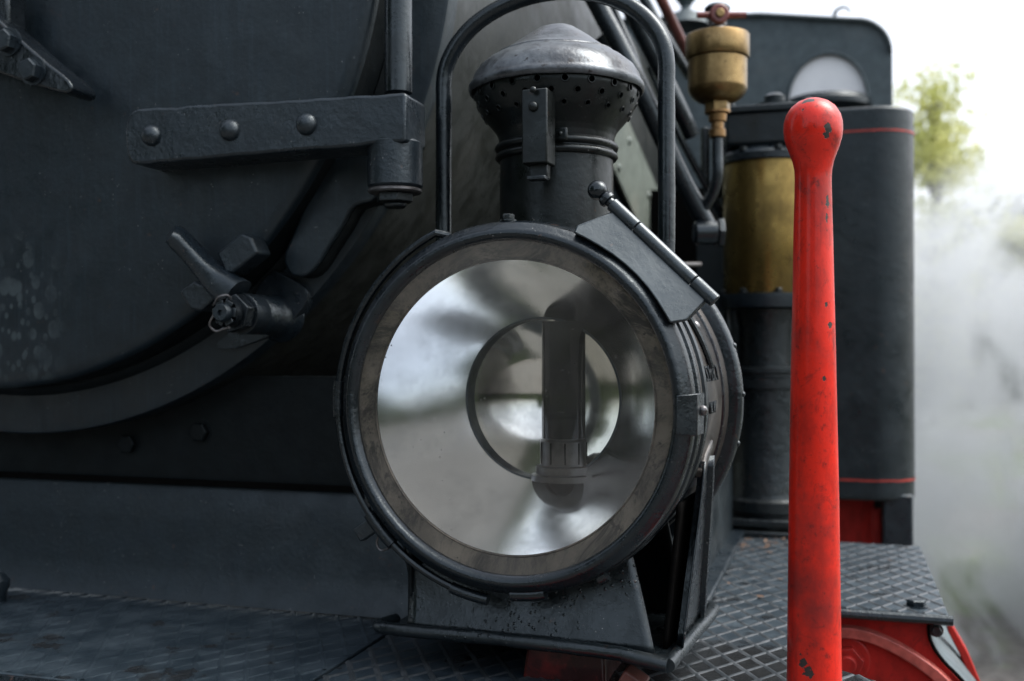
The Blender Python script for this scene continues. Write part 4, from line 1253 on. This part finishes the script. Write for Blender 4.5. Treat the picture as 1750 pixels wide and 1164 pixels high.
# gusset and channel strap on the right
pass
for sx in (1, -1):
    top0, top1 = L(sx * .154, .082, -.050), L(sx * .152, .146, -.050)
    bot0, bot1 = (W(1150, 1106, z=1.339), W(1190, 1056, z=1.339)) if sx == 1 else (L(-.128, .10, -.211), L(-.128, .16, -.211))
    b = BM(); n_ = 14
    rows = []
    for j in range(n_ + 1):
        t = j / n_
        a_ = lerp(top0, bot0, t); c_ = lerp(top1, bot1, t)
        bow = LX * sx * (.001 * math.sin(min(1, t * 3) * math.pi / 2))
        along_ = (c_ - a_).normalized()
        rows.append([b.verts.new(q) for q in (a_ + bow + LX * sx * .006, a_ + bow + LX * sx * .0058 + along_ * .004, a_ + bow + along_ * .005 + LX * sx * .001, c_ + bow - along_ * .005 + LX * sx * .001, c_ + bow - along_ * .004 + LX * sx * .0058, c_ + bow + LX * sx * .006)])
    for r0, r1 in zip(rows, rows[1:]):
        for i in range(5): b.faces.new((r0[i], r0[i + 1], r1[i + 1], r1[i]))
    o = obj('side_strap', b, M['gloss'], lamp, ang=50)
    m_ = o.modifiers.new('sheet', 'SOLIDIFY'); m_.thickness = .0022
b = BM(); box(b, L(.155, .109, -.050), (.010, .060, .009), Matrix.Rotation(LYAW, 3, 'Z') @ Matrix.Rotation(R(25), 3, 'X')); obj('strap_weld', b, M['drum'], lamp, bev=.003, wob=.0015, sub=3)
# red bracket carrying the lamp foot through the footplate cut-out
bkx = W(985, 1150, z=1.28)
lb = empty('lamp_bracket', (bkx.x, bkx.y + .03, 1.13), 'dark red bracket carrying the headlamp foot through the footplate cut-out', 'bracket')
b = BM(); prism(b, [(-.30, .93, 1.131), (-.19, .93, 1.131), (-.20, .93, 1.329), (-.272, .93, 1.329)], (0, .09, 0)); obj('bracket_block', b, red_paint('old_dark_red', (.025, .003, .003), .8, (), .45), lb, bev=.003)
b = BM(); box(b, (-.20, .918, 1.26), (.022, .024, .13), Matrix.Rotation(R(30), 3, 'Y')); obj('bracket_stay', b, simple('rusty_red_bar', (.12, .04, .03), .5), lb, bev=.002)

# ================================================================ LITTER on the footplate
b = BM(); rnd = random.Random(4)
for _ in range(60):
    u, v = rnd.uniform(1245, 1350), rnd.gauss(925, 9)
    if rnd.random() < .12: u, v = rnd.uniform(1230, 1560), rnd.uniform(940, 1030)
    p = W(u, v, z=ZF + .003)
    if not (-.44 < p.x < .11 and 1.29 < p.y < 1.71): continue
    a = rnd.uniform(0, 6.28); s_ = rnd.uniform(.003, .007)
    e1 = Vector((math.cos(a), math.sin(a), rnd.uniform(-.2, .3))) * s_; e2 = Vector((-math.sin(a), math.cos(a), rnd.uniform(0, .4))) * s_ * .5
    b.faces.new([b.verts.new(p + q) for q in (e1, e2, -e1, -e2)])
ff = obj('fallen_leaves', b, M['leaf_litter'], smooth=False); ff['kind'] = 'stuff'; ff['label'] = 'small brown dead leaves scattered on the footplate before the pump'; ff['category'] = 'leaves'

# ================================================================ STEAM
b = BM()
box(b, (2.0, 7.2, 1.85), (4.8, 3.0, 3.9), Matrix.Rotation(R(-4), 3, 'Z'))
s = NT('drifting_steam')
tc = s.noise(1.5, 7, .66, s.pos((1, .5, .8)), 1.2)
edge = s.geo
d_ = s.ramp(tc, .45, .59, 0.10, 2.6)
sx = s.n('ShaderNodeSeparateXYZ'); s.l(s.geo.outputs['Position'], sx.inputs[0])
fade = s.ramp(s.math('ADD', sx.outputs['Z'], s.math('MULTIPLY', s.math('SUBTRACT', s.noise(.7, 3), .5), 1.8)), 3.0, 1.6)
d_ = s.math('MULTIPLY', d_, fade)
vol = s.n('ShaderNodeVolumePrincipled'); vol.inputs['Color'].default_value = (.66, .69, .71, 1); vol.inputs['Anisotropy'].default_value = .3
s.l(d_, vol.inputs['Density']); s.l(vol.outputs[0], s.out.inputs['Volume'])
st = obj('steam', b, s.m, smooth=False); st['kind'] = 'stuff'; st['label'] = 'white steam drifting past the right side of the engine'; st['category'] = 'steam'

scene.cycles.max_bounces = 12
scene.cycles.transparent_max_bounces = 12
scene.cycles.volume_bounces = 2
scene.cycles.volume_step_rate = 2.0
scene.cycles.volume_max_steps = 128
scene.cycles.use_denoising = True
scene.cycles.sample_clamp_indirect = 8
